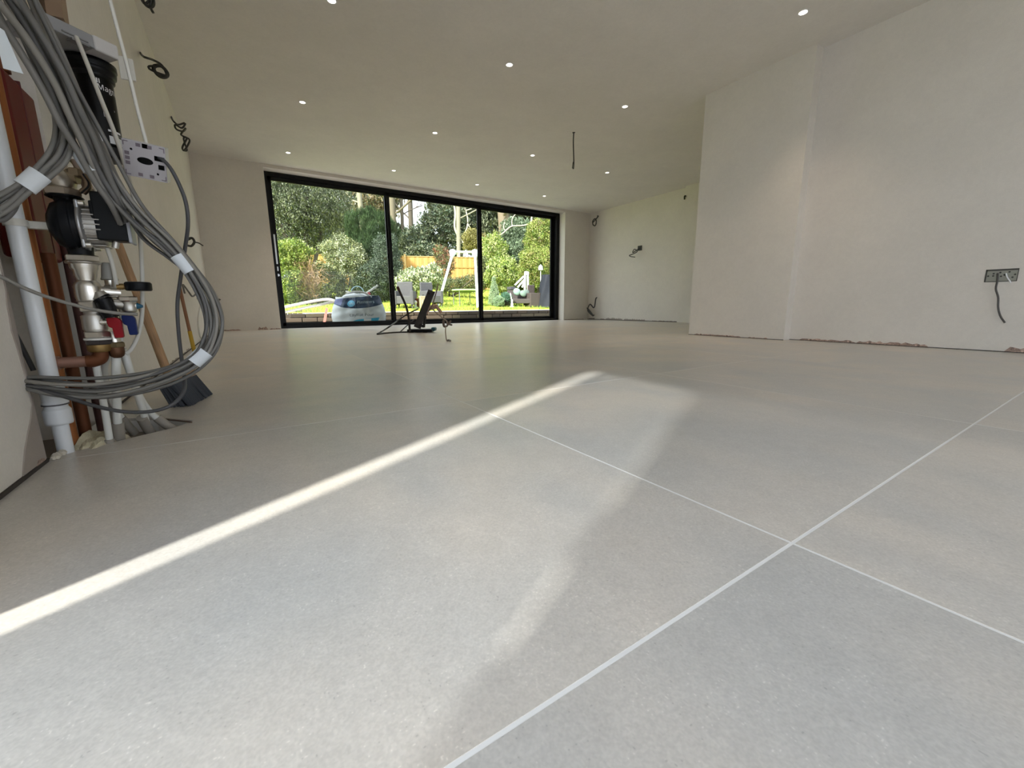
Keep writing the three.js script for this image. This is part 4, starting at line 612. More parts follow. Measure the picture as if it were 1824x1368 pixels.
/* close boarded fence */
{
  const oak = [M(0.5, 0.28, 0.09, 0.85), M(0.45, 0.245, 0.075, 0.85), M(0.55, 0.32, 0.115, 0.85)], cap = M(0.52, 0.36, 0.17, 0.85);
  const A = far(515, 457, 22.6), B = far(905, 464, 25.4), N = 6, pt = (s) => A.clone().lerp(B, s); A.y = B.y = 3.27;
  const lbl = ['far left behind the leafy shrub', 'left, behind the olive-green shrub', 'behind the dark dome conifer', 'centre left, above the variegated shrub', 'centre, behind the swing and red shrub', 'right, behind the swing leg'];
  for (let k = 0; k < N; k++) {
    const p0 = pt(k / N), p1 = pt((k + 1) / N), e = p1.clone().sub(p0), L = Math.hypot(e.x, e.z), ang = Math.atan2(-e.z, e.x), gy = groundY(p0.x, p0.z) - 0.05, h = 3.27 - gy, t = thing('fence_panel', 'orange-brown close-boarded fence panel ' + lbl[k], 'fence', V(p0.x, gy, p0.z), 'close-boarded garden fence');
    const put = (g) => g.rotateY(ang).translate(p0.x, gy, p0.z), nb = 16;
    for (let i = 0; i < nb; i++) part(t, 'board', put(box(L * i / nb + 0.008, L * (i + 1) / nb + 0.012, 0.1, h, -0.012 + 0.012 * (i % 2), 0.004 + 0.012 * (i % 2))), oak[(i * 7 + k) % 3]);
    const post = part(t, 'post', put(rbox(-0.05, 0.05, 0, h + 0.07, -0.02, 0.09, 0.01)), cap);
    part(post, 'post_cap', put(rbox(-0.065, 0.065, h + 0.07, h + 0.12, -0.035, 0.105, 0.01)), cap);
    for (const f of [0.3, 0.68]) part(t, 'rail', put(box(0, L, h * f, h * f + 0.07, 0.015, 0.05)), oak[1]);
    part(t, 'capping', put(box(0, L, h, h + 0.035, -0.03, 0.045)), cap);
  }
}
/* ---- planting ---- */
const leafShape = (l, w, bend = 0.25) => { const g = new THREE.BufferGeometry(); g.setAttribute('position', new THREE.Float32BufferAttribute([0, 0, 0, w / 2, l * 0.45, bend * w, 0, l, 0, -w / 2, l * 0.45, bend * w, 0, l * 0.5, 0], 3)); g.setIndex([0, 1, 4, 1, 2, 4, 2, 3, 4, 3, 0, 4]); return g.toNonIndexed(); };
function sprig(n, l, w, spread) { const list = []; for (let i = 0; i < n; i++) { const g = leafShape(l * rr(0.7, 1.2), w * rr(0.8, 1.2)); g.rotateX(rr(0.2, 1.4)).rotateY(rr(0, 6.28)).rotateZ(rr(-0.4, 0.4)).translate(rr(-1, 1) * spread, rr(-1, 1) * spread, rr(-1, 1) * spread); list.push(g); } const m = mergeGeometries(list); m.computeVertexNormals(); return m; }
const leafMat = M(1, 1, 1, 0.42, { transmission: 0.28, thickness: 0, specularIntensity: 0.7 }), needleMat = M(1, 1, 1, 0.75, { transmission: 0.1, thickness: 0, specularIntensity: 0.4 });
const barkPale = M(0.27, 0.25, 0.18, 0.9), barkDark = M(0.1, 0.085, 0.065, 0.95), barkMid = M(0.17, 0.145, 0.1, 0.95);
const SPR = { broad: sprig(6, 0.11, 0.055, 0.07), small: sprig(8, 0.06, 0.034, 0.06), tiny: sprig(9, 0.035, 0.02, 0.04), needle: sprig(10, 0.14, 0.012, 0.05), big: sprig(7, 0.2, 0.1, 0.16), huge: sprig(8, 0.32, 0.13, 0.3), twig: sprig(7, 0.34, 0.014, 0.16) };
/* clumps: [px, py, rx, ry, depth, count] in picture size at that distance; every plant stands on its own stem */
function plant(name, label, category, sp, colors, clumps, o = {}) {
  const c0 = clumps[0], bx = o.stemPx ?? c0[0], base = far(bx, 520, c0[4]); base.y = groundY(base.x, base.z);
  const t = thing(name, label, category, base, o.group), total = clumps.reduce((s, c) => s + c[5], 0);
  const im = new THREE.InstancedMesh(SPR[sp], o.mat ?? leafMat, total), m = new THREE.Matrix4(), q = new THREE.Quaternion(), e = new THREE.Euler(), col = new THREE.Color(); let k = 0;
  const stems = [];
  for (const [px, py, rx, ry, d, n] of clumps) {
    const c = far(px, py, d), RX = rx * d / FOCAL, RY = ry * d / FOCAL, RZ = Math.max(RX * (o.deep ?? 0.8), 0.2);
    stems.push(tube([base.clone().add(V(rr(-0.1, 0.1), -0.05, 0)), base.clone().lerp(c, 0.5).add(V(rr(-0.1, 0.1) * RX, 0, rr(-0.1, 0.1) * RX)), c], Math.min(0.05, 0.016 * d / 8) * (o.stem ?? 1), 8, 5));
    for (let i = 0; i < n; i++) {
      let x, y, z; do { x = rr(-1, 1); y = rr(-1, 1); z = rr(-1, 1); } while (x * x + y * y + z * z > 1);
      const r = Math.hypot(x, y, z) || 1, f = (o.hollow ?? 0.45) + (1 - (o.hollow ?? 0.45)) * r, lump = 1 + 0.14 * Math.sin(5 * x / r + px) * Math.sin(6 * y / r + py) + 0.08 * Math.sin(13 * x / r + 9 * z / r);
      x *= f / r * lump; y *= f / r * lump; z *= f / r * lump;
      let w = 1; if (o.cone) { w = Math.max(0.05, 0.5 - 0.5 * y); }
      const P = V(c.x + x * RX * w, c.y + y * RY, c.z + z * RZ * w); P.y = Math.max(P.y, groundY(P.x, P.z) + 0.03);
      e.set(rr(-0.7, 0.7), rr(0, 6.28), rr(-0.7, 0.7)); const s = rr(0.7, 1.35) * (o.scale ?? 1); m.compose(P, q.setFromEuler(e), V(s, s * (o.tall ?? 1), s)); im.setMatrixAt(k, m);
      const cc = colors[rnd() * colors.length | 0], v = rr(1.0, 1.7); im.setColorAt(k++, col.setRGB(cc[0] * v, cc[1] * v, cc[2] * v));
    }
  }
  im.position.set(-base.x, -base.y, -base.z); im.name = o.leaf ?? 'foliage'; im.userData.kind = 'stuff'; t.add(im);
  part(t, 'stems', merge(stems), o.bark ?? barkDark); return t;
}
const G = { dark: [[0.06, 0.085, 0.042], [0.085, 0.11, 0.055], [0.12, 0.135, 0.08]], grey: [[0.16, 0.18, 0.105], [0.23, 0.25, 0.16], [0.1, 0.12, 0.07]], bright: [[0.2, 0.27, 0.05], [0.28, 0.33, 0.08], [0.12, 0.19, 0.04], [0.36, 0.4, 0.14]], olive: [[0.2, 0.22, 0.09], [0.28, 0.3, 0.13], [0.13, 0.15, 0.06]], blue: [[0.08, 0.115, 0.075], [0.13, 0.17, 0.115], [0.06, 0.085, 0.055]], brown: [[0.3, 0.24, 0.14], [0.4, 0.33, 0.2], [0.2, 0.16, 0.1]], pale: [[0.5, 0.54, 0.36], [0.62, 0.64, 0.46], [0.2, 0.25, 0.12], [0.12, 0.16, 0.08]], conifer: [[0.032, 0.06, 0.022], [0.05, 0.085, 0.03], [0.025, 0.045, 0.018]], red: [[0.32, 0.1, 0.07], [0.24, 0.2, 0.1], [0.4, 0.2, 0.14]] };
plant('evergreen_tree', 'big grey-green glossy evergreen tree filling the left pane', 'tree', 'broad', [...G.grey, ...G.dark], [[545, 350, 75, 60, 19, 2600], [500, 400, 45, 60, 18.5, 1300], [575, 400, 55, 50, 20, 1200], [490, 320, 40, 40, 19, 700]], { stem: 2.5 });
plant('leafy_shrub', 'bright yellow-green leafy shrub by the door handle', 'shrub', 'small', G.bright, [[515, 455, 36, 26, 13, 1000], [505, 500, 40, 45, 12.8, 1300], [528, 470, 22, 26, 13, 400]], { scale: 1.15 });
plant('flowering_shrub', 'loose pale shrub in front of the left fence boards', 'shrub', 'small', [...G.olive, ...G.olive, ...G.grey, ...G.pale], [[612, 455, 38, 32, 15.5, 1200], [580, 505, 34, 34, 14.5, 900], [625, 490, 34, 45, 15, 1000], [553, 525, 26, 24, 13.5, 400]], { scale: 1.1, bark: barkPale });
plant('dome_conifer', 'dark green dome-shaped conifer beside the left mullion', 'conifer', 'needle', G.conifer, [[662, 422, 44, 42, 17.5, 2600], [668, 480, 42, 62, 17, 3000]], { mat: needleMat, hollow: 0.7, tall: 1.3, stem: 2 });
plant('clipped_hedge', 'dark blue-green hedge between the dome conifer and the lawn', 'hedge', 'tiny', G.blue, [[690, 480, 26, 60, 15.5, 2200], [660, 505, 30, 36, 15, 1200]], { hollow: 0.65, scale: 1.4 });
plant('bare_bush', 'reddish bare twig bush low in the left pane', 'bush', 'twig', [[0.26, 0.17, 0.1], [0.34, 0.24, 0.14]], [[548, 505, 18, 30, 13, 160]], { bark: barkMid });
plant('ivy_tree', 'grey-green ivy-clad tree behind the middle pane', 'tree', 'big', [...G.grey, ...G.dark, ...G.blue], [[742, 436, 42, 27, 29, 900], [790, 415, 45, 48, 30, 1300], [820, 390, 32, 36, 31, 700], [755, 460, 40, 22, 28, 600]], { stem: 3 });
plant('olive_tree', 'yellow-olive conifer tree touching the right mullion', 'tree', 'small', [[0.24, 0.22, 0.07], [0.3, 0.28, 0.1], [0.16, 0.15, 0.05]], [[845, 430, 22, 20, 23, 900], [862, 445, 18, 22, 23, 500]], { scale: 1.3 });
plant('red_shrub', 'red-tipped shrub standing in front of the fence centre', 'shrub', 'small', [...G.red, ...G.olive, ...G.grey], [[786, 452, 14, 14, 20, 380], [789, 488, 15, 32, 20, 700], [800, 470, 10, 20, 20, 220]]);
plant('variegated_shrub', 'white and green variegated shrub behind the rattan chairs', 'shrub', 'broad', G.pale, [[742, 500, 32, 20, 15.5, 900], [720, 508, 20, 16, 15.5, 300], [770, 495, 18, 22, 16, 320]], { scale: 0.85 });
plant('low_hedge', 'dark low hedge along the fence foot behind the saucer swing', 'hedge', 'tiny', [...G.dark, ...G.olive], [[800, 508, 36, 12, 19, 1000], [845, 505, 30, 14, 19, 800], [858, 485, 14, 30, 18, 600]], { scale: 1.5 });
plant('camellia', 'tall glossy dark-leaved camellia in the right pane', 'shrub', 'broad', [[0.12, 0.17, 0.1], [0.15, 0.2, 0.12], [0.1, 0.14, 0.08]], [[922, 425, 34, 32, 20, 1100], [925, 460, 36, 30, 19.5, 1000]], { scale: 1.0 });
plant('golden_shrub', 'golden-green shrub at the right edge of the right pane', 'shrub', 'small', [...G.bright, [0.3, 0.26, 0.1]], [[962, 430, 30, 42, 18.5, 1500], [955, 475, 34, 34, 18, 1500], [985, 455, 24, 60, 18.5, 1100]], { scale: 1.2 });
plant('spotted_laurel', 'yellow-spotted laurel bush right of the right mullion', 'shrub', 'broad', [...G.bright, [0.42, 0.46, 0.22]], [[880, 460, 26, 40, 18.5, 1200], [895, 490, 34, 30, 18, 1200]], { scale: 0.85 });
plant('mounded_shrub', 'soft light-green mounded shrub behind the white slats', 'shrub', 'tiny', [[0.22, 0.29, 0.08], [0.3, 0.37, 0.13], [0.16, 0.22, 0.06]], [[905, 503, 34, 24, 19.4, 2400], [955, 500, 30, 26, 19.6, 2000], [925, 483, 26, 20, 19.8, 1200]], { scale: 1.5, hollow: 0.6 });
/* bare trunks, branches and the wood behind the fence */
function bough(p, d, L, r, depth, out) {
  const n = 4, pts = [p.clone()]; let q = p.clone(), v = d.clone(); for (let i = 0; i < n; i++) { v.add(V(rr(-0.25, 0.25), rr(-0.12, 0.2), rr(-0.25, 0.25))).normalize(); q = q.clone().addScaledVector(v, L / n); pts.push(q); }
  out.push(tube(pts, r, 8, 5)); if (depth <= 0) return;
  for (let i = 0; i < 3; i++) bough(pts[2 + (i % 3)], v.clone().add(V(rr(-0.9, 0.9), rr(-0.2, 0.7), rr(-0.9, 0.9))).normalize(), L * rr(0.45, 0.7), r * 0.5, depth - 1, out);
}
function bareTree(label, px, depth, lean, h, r, mat, lv = 3) { const b = onGround(px, depth), t = thing('bare_tree', label, 'tree', b.clone(), 'bare trees behind the fence'), a = [], tr = tube([b.clone().add(V(0, -0.2, 0)), b.clone().add(V(lean * 0.3, h * 0.5, 0)), b.clone().add(V(lean, h, 0))], r, 10, 8); part(t, 'trunk', tr, mat); for (let i = 0; i < 7; i++) bough(b.clone().add(V(lean * (0.3 + 0.1 * i), h * (0.36 + 0.09 * i), 0)), V(rr(-1, 1), rr(0.1, 0.7), rr(-1, 1)).normalize(), rr(1.6, 3), r * 0.3, lv, a); part(t, 'branches', merge(a), mat); return t; }
const boughPale = M(0.45, 0.42, 0.32, 0.9);
bareTree('pale bare tree trunk at the left of the middle pane', 706, 27, 0.2, 12, 0.22, barkMid, 2);
bareTree('slim bare tree trunk against the white sky gap', 723, 30, 0.1, 13, 0.12, barkDark, 2);
bareTree('bare forked tree left of the sky gap, above dome conifer', 655, 27, -0.3, 11, 0.16, barkPale, 2);
bareTree('dark bare tree trunk between the two sky gaps', 737, 34, 0.3, 14, 0.2, barkDark, 2);
const swingTree = bareTree('bare tree behind the swing with a crooked pale bough', 818, 27, 0.5, 12, 0.14, barkPale, 2);
bareTree('stout leaning bare tree trunk in the right pane', 905, 29, -1.6, 13, 0.4, M(0.21, 0.165, 0.115, 0.9), 2);
const cornerTree = bareTree('pale bare tree at the top right of the right pane', 965, 19, -0.4, 9, 0.14, barkPale, 2);
{
  const mk = (d, k) => (l, r) => tube(l.map(([x, y]) => far(x, y, d)), r * k, 24, 6), m1 = mk(26.6, 1.3), m2 = mk(18.8, 1.3);
  part(swingTree, 'crooked_bough', merge([m1([[818, 335], [808, 350], [811, 380], [810, 405], [817, 422], [826, 433], [838, 445]], 0.05), m1([[824, 432], [812, 438]], 0.02), m1([[828, 368], [833, 390], [832, 405], [828, 415]], 0.035), m1([[833, 398], [842, 415]], 0.025), m1([[822, 350], [826, 360], [828, 374], [840, 372]], 0.03)]), boughPale);
  part(cornerTree, 'sweeping_bough', merge([m2([[963, 392], [957, 395], [945, 399], [930, 402], [912, 403], [902, 410], [894, 417], [884, 422], [877, 422]], 0.028), m2([[900, 411], [897, 405], [899, 396]], 0.016), m2([[891, 419], [891, 427], [894, 432]], 0.014), m2([[946, 399], [948, 380], [949, 372]], 0.03), m2([[956, 400], [967, 410], [978, 418], [985, 420]], 0.026), m2([[912, 402], [912, 392], [916, 384], [925, 378]], 0.018)]), boughPale);
}
const woodLabels = ['dark tree crown behind the left edge of the glazing', 'dark tree crown behind the left pane beside the evergreen', 'brownish tree crown above the dome conifer', 'brownish tree crown at top of the left mullion', 'dark tree crown left of the sky gap over fence', 'dark tree crown right of the sky gap', 'dark tree crown above the swing', 'dark tree crown behind the right mullion', 'dark tree crown behind the stout leaning trunk', 'dark tree crown behind the golden shrub', 'dark tree crown behind the right end of the glazing'];
[[470, 380, 60, 90, 27], [560, 400, 60, 70, 28], [620, 375, 50, 55, 30, 1], [676, 352, 36, 36, 33, 1], [706, 430, 36, 26, 36], [792, 372, 28, 34, 36], [822, 370, 48, 50, 36], [860, 400, 40, 60, 33], [905, 400, 55, 55, 31], [960, 395, 50, 60, 30], [1020, 420, 55, 90, 28]].forEach(([x, y, rx, ry, d, br], i) => plant('wood_tree', woodLabels[i], 'tree', 'huge', br ? [...G.brown, ...G.grey] : [...G.dark, ...G.grey], [[x, y, rx, ry, d, br ? 620 : 950]], { group: 'trees of the wood behind the fence', stem: 4, deep: 0.5 }));

/* topiary in front of the patio chairs */
plant('topiary_cone', 'cone-shaped clipped topiary on the lawn right of the mullion', 'topiary', 'tiny', [[0.34, 0.42, 0.26], [0.42, 0.5, 0.34], [0.22, 0.3, 0.18]], [[880, 522, 15, 26, 15.7, 1700]], { cone: true, hollow: 0.75, scale: 0.9 });
plant('topiary_ball', 'small clipped ball at the foot of the topiary cone', 'topiary', 'tiny', [[0.26, 0.35, 0.22], [0.32, 0.42, 0.27], [0.17, 0.24, 0.15]], [[888, 537, 9, 9, 15.4, 800]], { hollow: 0.75, scale: 0.7 });
plant('topiary_ball', 'dark green clipped ball bush in a black pot', 'topiary', 'tiny', [[0.08, 0.2, 0.12], [0.14, 0.27, 0.18], [0.05, 0.12, 0.07]], [[901, 531, 10, 9, 15.6, 900]], { hollow: 0.75, scale: 0.7 });
{ const c = far(901, 540, 15.6), g = groundY(c.x, c.z); single('plant_pot', 'black tapered plant pot under the dark green ball bush', 'plant pot', lathe([[0, 0], [0.1, 0], [0.16, 0.2], [0.17, 0.25], [0.15, 0.25]], V(c.x, g, c.z), 20), blackSatin); }
{ const c = far(912, 544, 15.5), g = groundY(c.x, c.z), t = thing('garden_statue', 'little white statue beside the dark ball bush', 'statue', V(c.x, g, c.z)), w = M(0.8, 0.8, 0.78, 0.6); part(t, 'figure', lathe([[0, 0], [0.07, 0], [0.075, 0.05], [0.04, 0.07], [0.05, 0.13], [0.03, 0.2], [0.045, 0.25], [0.03, 0.3], [0, 0.31]], V(c.x, g, c.z), 16), w); part(t, 'raised_arm', bar(V(c.x - 0.01, g + 0.26, c.z), far(909, 522, 15.5), 0.025, 0.018, 8), w); }

/* garden swing */
{
  const d = 16, L = far(807, 449, d), R = far(846, 449, d), fl = far(779, 530, 14.6), fr = far(851, 533, 14.6); fl.y = groundY(fl.x, fl.z); fr.y = groundY(fr.x, fr.z);
  const t = thing('garden_swing', 'white metal swing frame standing on the lawn', 'swing', V(fr.x, fr.y, fr.z)), w = M(0.85, 0.86, 0.84, 0.4);
  part(t, 'top_bar', bar(L, R, 0.045, 0.045, 12), w); part(t, 'leg', bar(fl, L, 0.05, 0.05, 12), w); part(t, 'leg', bar(fr, R, 0.05, 0.05, 12), w);
  const jl = fl.clone().lerp(L, 0.9), jr = fr.clone().lerp(R, 0.9); part(t, 'corner_joint', bar(jl, L, 0.06, 0.15, 10), M(0.66, 0.78, 0.76, 0.45)); part(t, 'corner_joint', bar(jr, R, 0.06, 0.15, 10), M(0.66, 0.78, 0.76, 0.45));
  part(t, 'hook', merge([bar(far(818, 449, d), far(818, 458, d), 0.02, 0.02, 6), bar(far(832, 449, d), far(832, 456, d), 0.02, 0.02, 6)]), w);
  const s = far(828, 517, 15.3), u = thing('saucer_swing', 'lime green round saucer seat on thin legs under the swing', 'saucer swing', V(s.x, groundY(s.x, s.z), s.z));
  const rs = 22 * 15.3 / FOCAL; part(u, 'seat_rim', new THREE.TorusGeometry(rs, 0.03, 8, 32).rotateX(Math.PI / 2).translate(s.x, s.y, s.z), M(0.5, 0.72, 0.3, 0.5)); part(u, 'seat_net', new THREE.CylinderGeometry(rs, rs * 0.5, 0.08, 28).translate(s.x, s.y - 0.05, s.z), M(0.1, 0.16, 0.06, 0.8));
  for (const a of [0.4, 2.5, 3.8, 5.6]) { const x = s.x + Math.cos(a) * rs * 0.95, z = s.z + Math.sin(a) * rs * 0.95; part(u, 'leg', bar(V(x, groundY(x, z), z), V(x, s.y, z), 0.015, 0.015, 6), M(0.2, 0.2, 0.2, 0.5)); }
}
/* rattan chairs */
const rattan = (r, g, b) => M(r, g, b, 0.75, { bumpMap: wallBump, bumpScale: 0.01 });
function armchair(label, px, depth, w, h, turn, mat, cush) {
  const b = onGround(px, depth), t = thing('rattan_chair', label, 'chair', b.clone(), 'rattan garden chairs'), put = (g) => g.rotateY(turn).translate(b.x, b.y, b.z), sw = w / 2;
  part(t, 'backrest', put(rbox(-sw + 0.02, sw - 0.1, h * 0.42, h, -0.32, -0.24, 0.03)), mat); part(t, 'seat', put(rbox(-sw + 0.08, sw - 0.08, h * 0.16, h * 0.45, -0.28, 0.3, 0.02)), mat);
  for (const s of [-1, 1]) part(t, 'armrest', put(rbox(s < 0 ? -sw : sw - 0.1, s < 0 ? -sw + 0.1 : sw, h * 0.12, h * 0.64, -0.3, 0.32, 0.02)), mat);
  for (const sx of [-1, 1]) for (const sz of [-1, 1]) part(t, 'leg', put(rbox(sx * (sw - 0.06) - 0.02, sx * (sw - 0.06) + 0.02, -0.02, h * 0.17, sz * 0.26 - 0.02, sz * 0.26 + 0.02, 0.005)), mat);
  if (cush) part(t, 'cushion', put(rbox(-sw + 0.12, sw - 0.12, h * 0.45, h * 0.52, -0.24, 0.28, 0.03)), cush);
  return b;
}
armchair('grey rattan armchair right of the left mullion', 721, 13.4, 0.64, 0.86, -0.5, rattan(0.1, 0.1, 0.105));
armchair('grey rattan armchair half hidden behind the tile cutter', 768, 14.3, 0.6, 0.84, 0.1, rattan(0.1, 0.1, 0.108));
armchair('brown-grey rattan sofa seat near the covered barbecue', 925, 16.2, 0.95, 0.62, -0.45, rattan(0.075, 0.062, 0.06));
{ const c = far(910, 513, 16.6), b = onGround(910, 16.6), t = thing('parasol_base', 'dark square side table behind the rattan sofa', 'table', b.clone()); part(t, 'top', rbox(c.x - 0.1, c.x + 0.14, c.y - 0.07, c.y + 0.05, c.z - 0.15, c.z + 0.15, 0.01), M(0.07, 0.07, 0.08, 0.6)); part(t, 'leg', bar(b, V(b.x, c.y - 0.06, b.z), 0.03, 0.03, 8), M(0.07, 0.07, 0.08, 0.6)); }
const cushGreen = M(0.24, 0.36, 0.3, 0.85);
[['pale green round cushion on the rattan sofa', 921, 520, 7.5, 16.15, cushGreen], ['sage green cushion leaning right on the rattan sofa', 932, 523, 6.5, 16.1, M(0.17, 0.24, 0.2, 0.85)], ['darker green cushion behind the others on rattan sofa', 938, 521, 6, 16.35, M(0.12, 0.16, 0.14, 0.85)]].forEach(([l, x, y, r, d, m]) => { const c = far(x, y, d), R = r * d / FOCAL, g = new THREE.SphereGeometry(R, 16, 12).scale(1, 0.95, 0.6).rotateX(-0.4).translate(c.x, c.y, c.z); const t = single('cushion', l, 'cushion', g, m, 'green cushions on the sofa'); });
{ /* rattan side unit and covered barbecue */
  const b = onGround(949, 16.2); single('rattan_bench', 'brown rattan bench end between sofa and barbecue', 'bench', merge([rbox(b.x - 0.24, b.x + 0.24, b.y, far(952, 522, 16.2).y, b.z - 0.3, b.z + 0.2, 0.02), rbox(b.x - 0.02, b.x + 0.28, b.y, far(952, 507, 16.2).y, b.z - 0.36, b.z - 0.26, 0.02)]), rattan(0.07, 0.055, 0.05));
  const c = onGround(978, 16.4), top = far(978, 490, 16.4).y - c.y, g = new THREE.CylinderGeometry(0.3, 0.5, top, 28, 12), p = g.attributes.position; for (let i = 0; i < p.count; i++) { const a = Math.atan2(p.getZ(i), p.getX(i)), k = 1 + 0.09 * Math.sin(a * 5 + p.getY(i) * 4) + 0.05 * Math.sin(a * 9 - p.getY(i) * 6); p.setX(i, p.getX(i) * k); p.setZ(i, p.getZ(i) * k * 0.8); } g.computeVertexNormals();
  single('covered_barbecue', 'barbecue under a dark grey fabric cover at right edge', 'barbecue', g.translate(c.x, c.y + top / 2, c.z), M(0.022, 0.025, 0.034, 0.7, { specularIntensity: 0.4 }));
}
{ /* white slatted frame */
  const d = 16.7, w = M(0.84, 0.85, 0.83, 0.5), p = (x, y, e = 0) => far(x, y, d + e), b = onGround(937, d), t = thing('slatted_frame', 'white painted timber slatted frame beyond the rattan sofa', 'garden frame', b.clone());
  const gy = (q) => { q.y = groundY(q.x, q.z); return q; };
  part(t, 'post', beam(gy(p(934, 540)), p(935.5, 486), 0.055, 0.06), w); part(t, 'post', beam(gy(p(941, 540)), p(940, 486), 0.055, 0.06), w); part(t, 'top_block', beam(p(938, 490), p(938, 484), 0.16, 0.1), w);
  part(t, 'slat', beam(p(917, 508), p(933, 492), 0.05, 0.05), w); part(t, 'slat', beam(p(922, 512), p(935, 497), 0.05, 0.05), w); part(t, 'slat', beam(p(930, 512), p(935, 500), 0.05, 0.05), w);
}
{ const c = far(963, 476, 17.2), t = single('bird_table', 'white bird feeder post among the golden shrub', 'bird feeder', merge([bar(V(c.x, groundY(c.x, c.z), c.z), c, 0.015, 0.015, 8), rbox(c.x - 0.07, c.x + 0.07, c.y - 0.12, c.y + 0.02, c.z - 0.07, c.z + 0.07, 0.01), new THREE.ConeGeometry(0.12, 0.1, 4).translate(c.x, c.y + 0.07, c.z)]), M(0.72, 0.73, 0.7, 0.6)); }
/* pots, tarpaulin and odds on the lawn */
{ const b = onGround(744, 13.6), t = thing('plant_pot', 'terracotta plant pot beside the left rattan chair', 'plant pot', b.clone()); part(t, 'pot', lathe([[0, 0], [0.1, 0], [0.14, 0.22], [0.155, 0.23], [0.155, 0.27], [0.13, 0.27]], b, 20).translate(0, 0.05, 0), M(0.33, 0.12, 0.06, 0.8)); part(t, 'foot', lathe([[0, 0], [0.12, 0], [0.12, 0.05], [0, 0.05]], b, 16), M(0.3, 0.28, 0.25, 0.8)); }
{ const b = onGround(751, 13.4); single('stone_planter', 'tall carved buff stone planter beside the terracotta pot', 'planter', merge([rbox(b.x - 0.09, b.x + 0.09, b.y, b.y + 0.42, b.z - 0.09, b.z + 0.09, 0.015), lathe([[0.045, 0.02], [0.06, 0.1], [0.045, 0.18]], V(b.x, b.y + 0.12, b.z + 0.06), 14)]), M(0.42, 0.36, 0.24, 0.9)); }
{ const b = onGround(739, 13.35), t = thing('garden_light', 'small white lantern standing on the lawn by terracotta pot', 'lantern', b.clone()); part(t, 'body', lathe([[0, 0], [0.05, 0], [0.035, 0.14], [0.03, 0.16]], b, 14), M(0.55, 0.65, 0.72, 0.5)); part(t, 'globe', new THREE.SphereGeometry(0.06, 14, 10).translate(b.x, b.y + 0.21, b.z), M(0.75, 0.78, 0.8, 0.3)); }
{
  const pts = [[780, 545], [797, 541], [801, 538], [800, 541], [818, 542], [845, 541], [872, 543], [876, 546], [866, 549], [842, 547], [812, 548], [790, 547]].map(([x, y]) => { const p = far(x, y, 12.7 - (y - 541) * 0.14); return [p.x, p.z]; });
  const g = flat(toShape(pts), 0, 0.03, 0.005), p = g.attributes.position; for (let i = 0; i < p.count; i++) p.setY(i, p.getY(i) + 0.045 + groundY(p.getX(i), p.getZ(i)) + 0.02 * Math.sin(p.getX(i) * 9)); g.computeVertexNormals();
  single('tarpaulin', 'folded pale turquoise tarpaulin lying flat on the lawn', 'tarpaulin', g, M(0.4, 0.66, 0.66, 0.6));
}
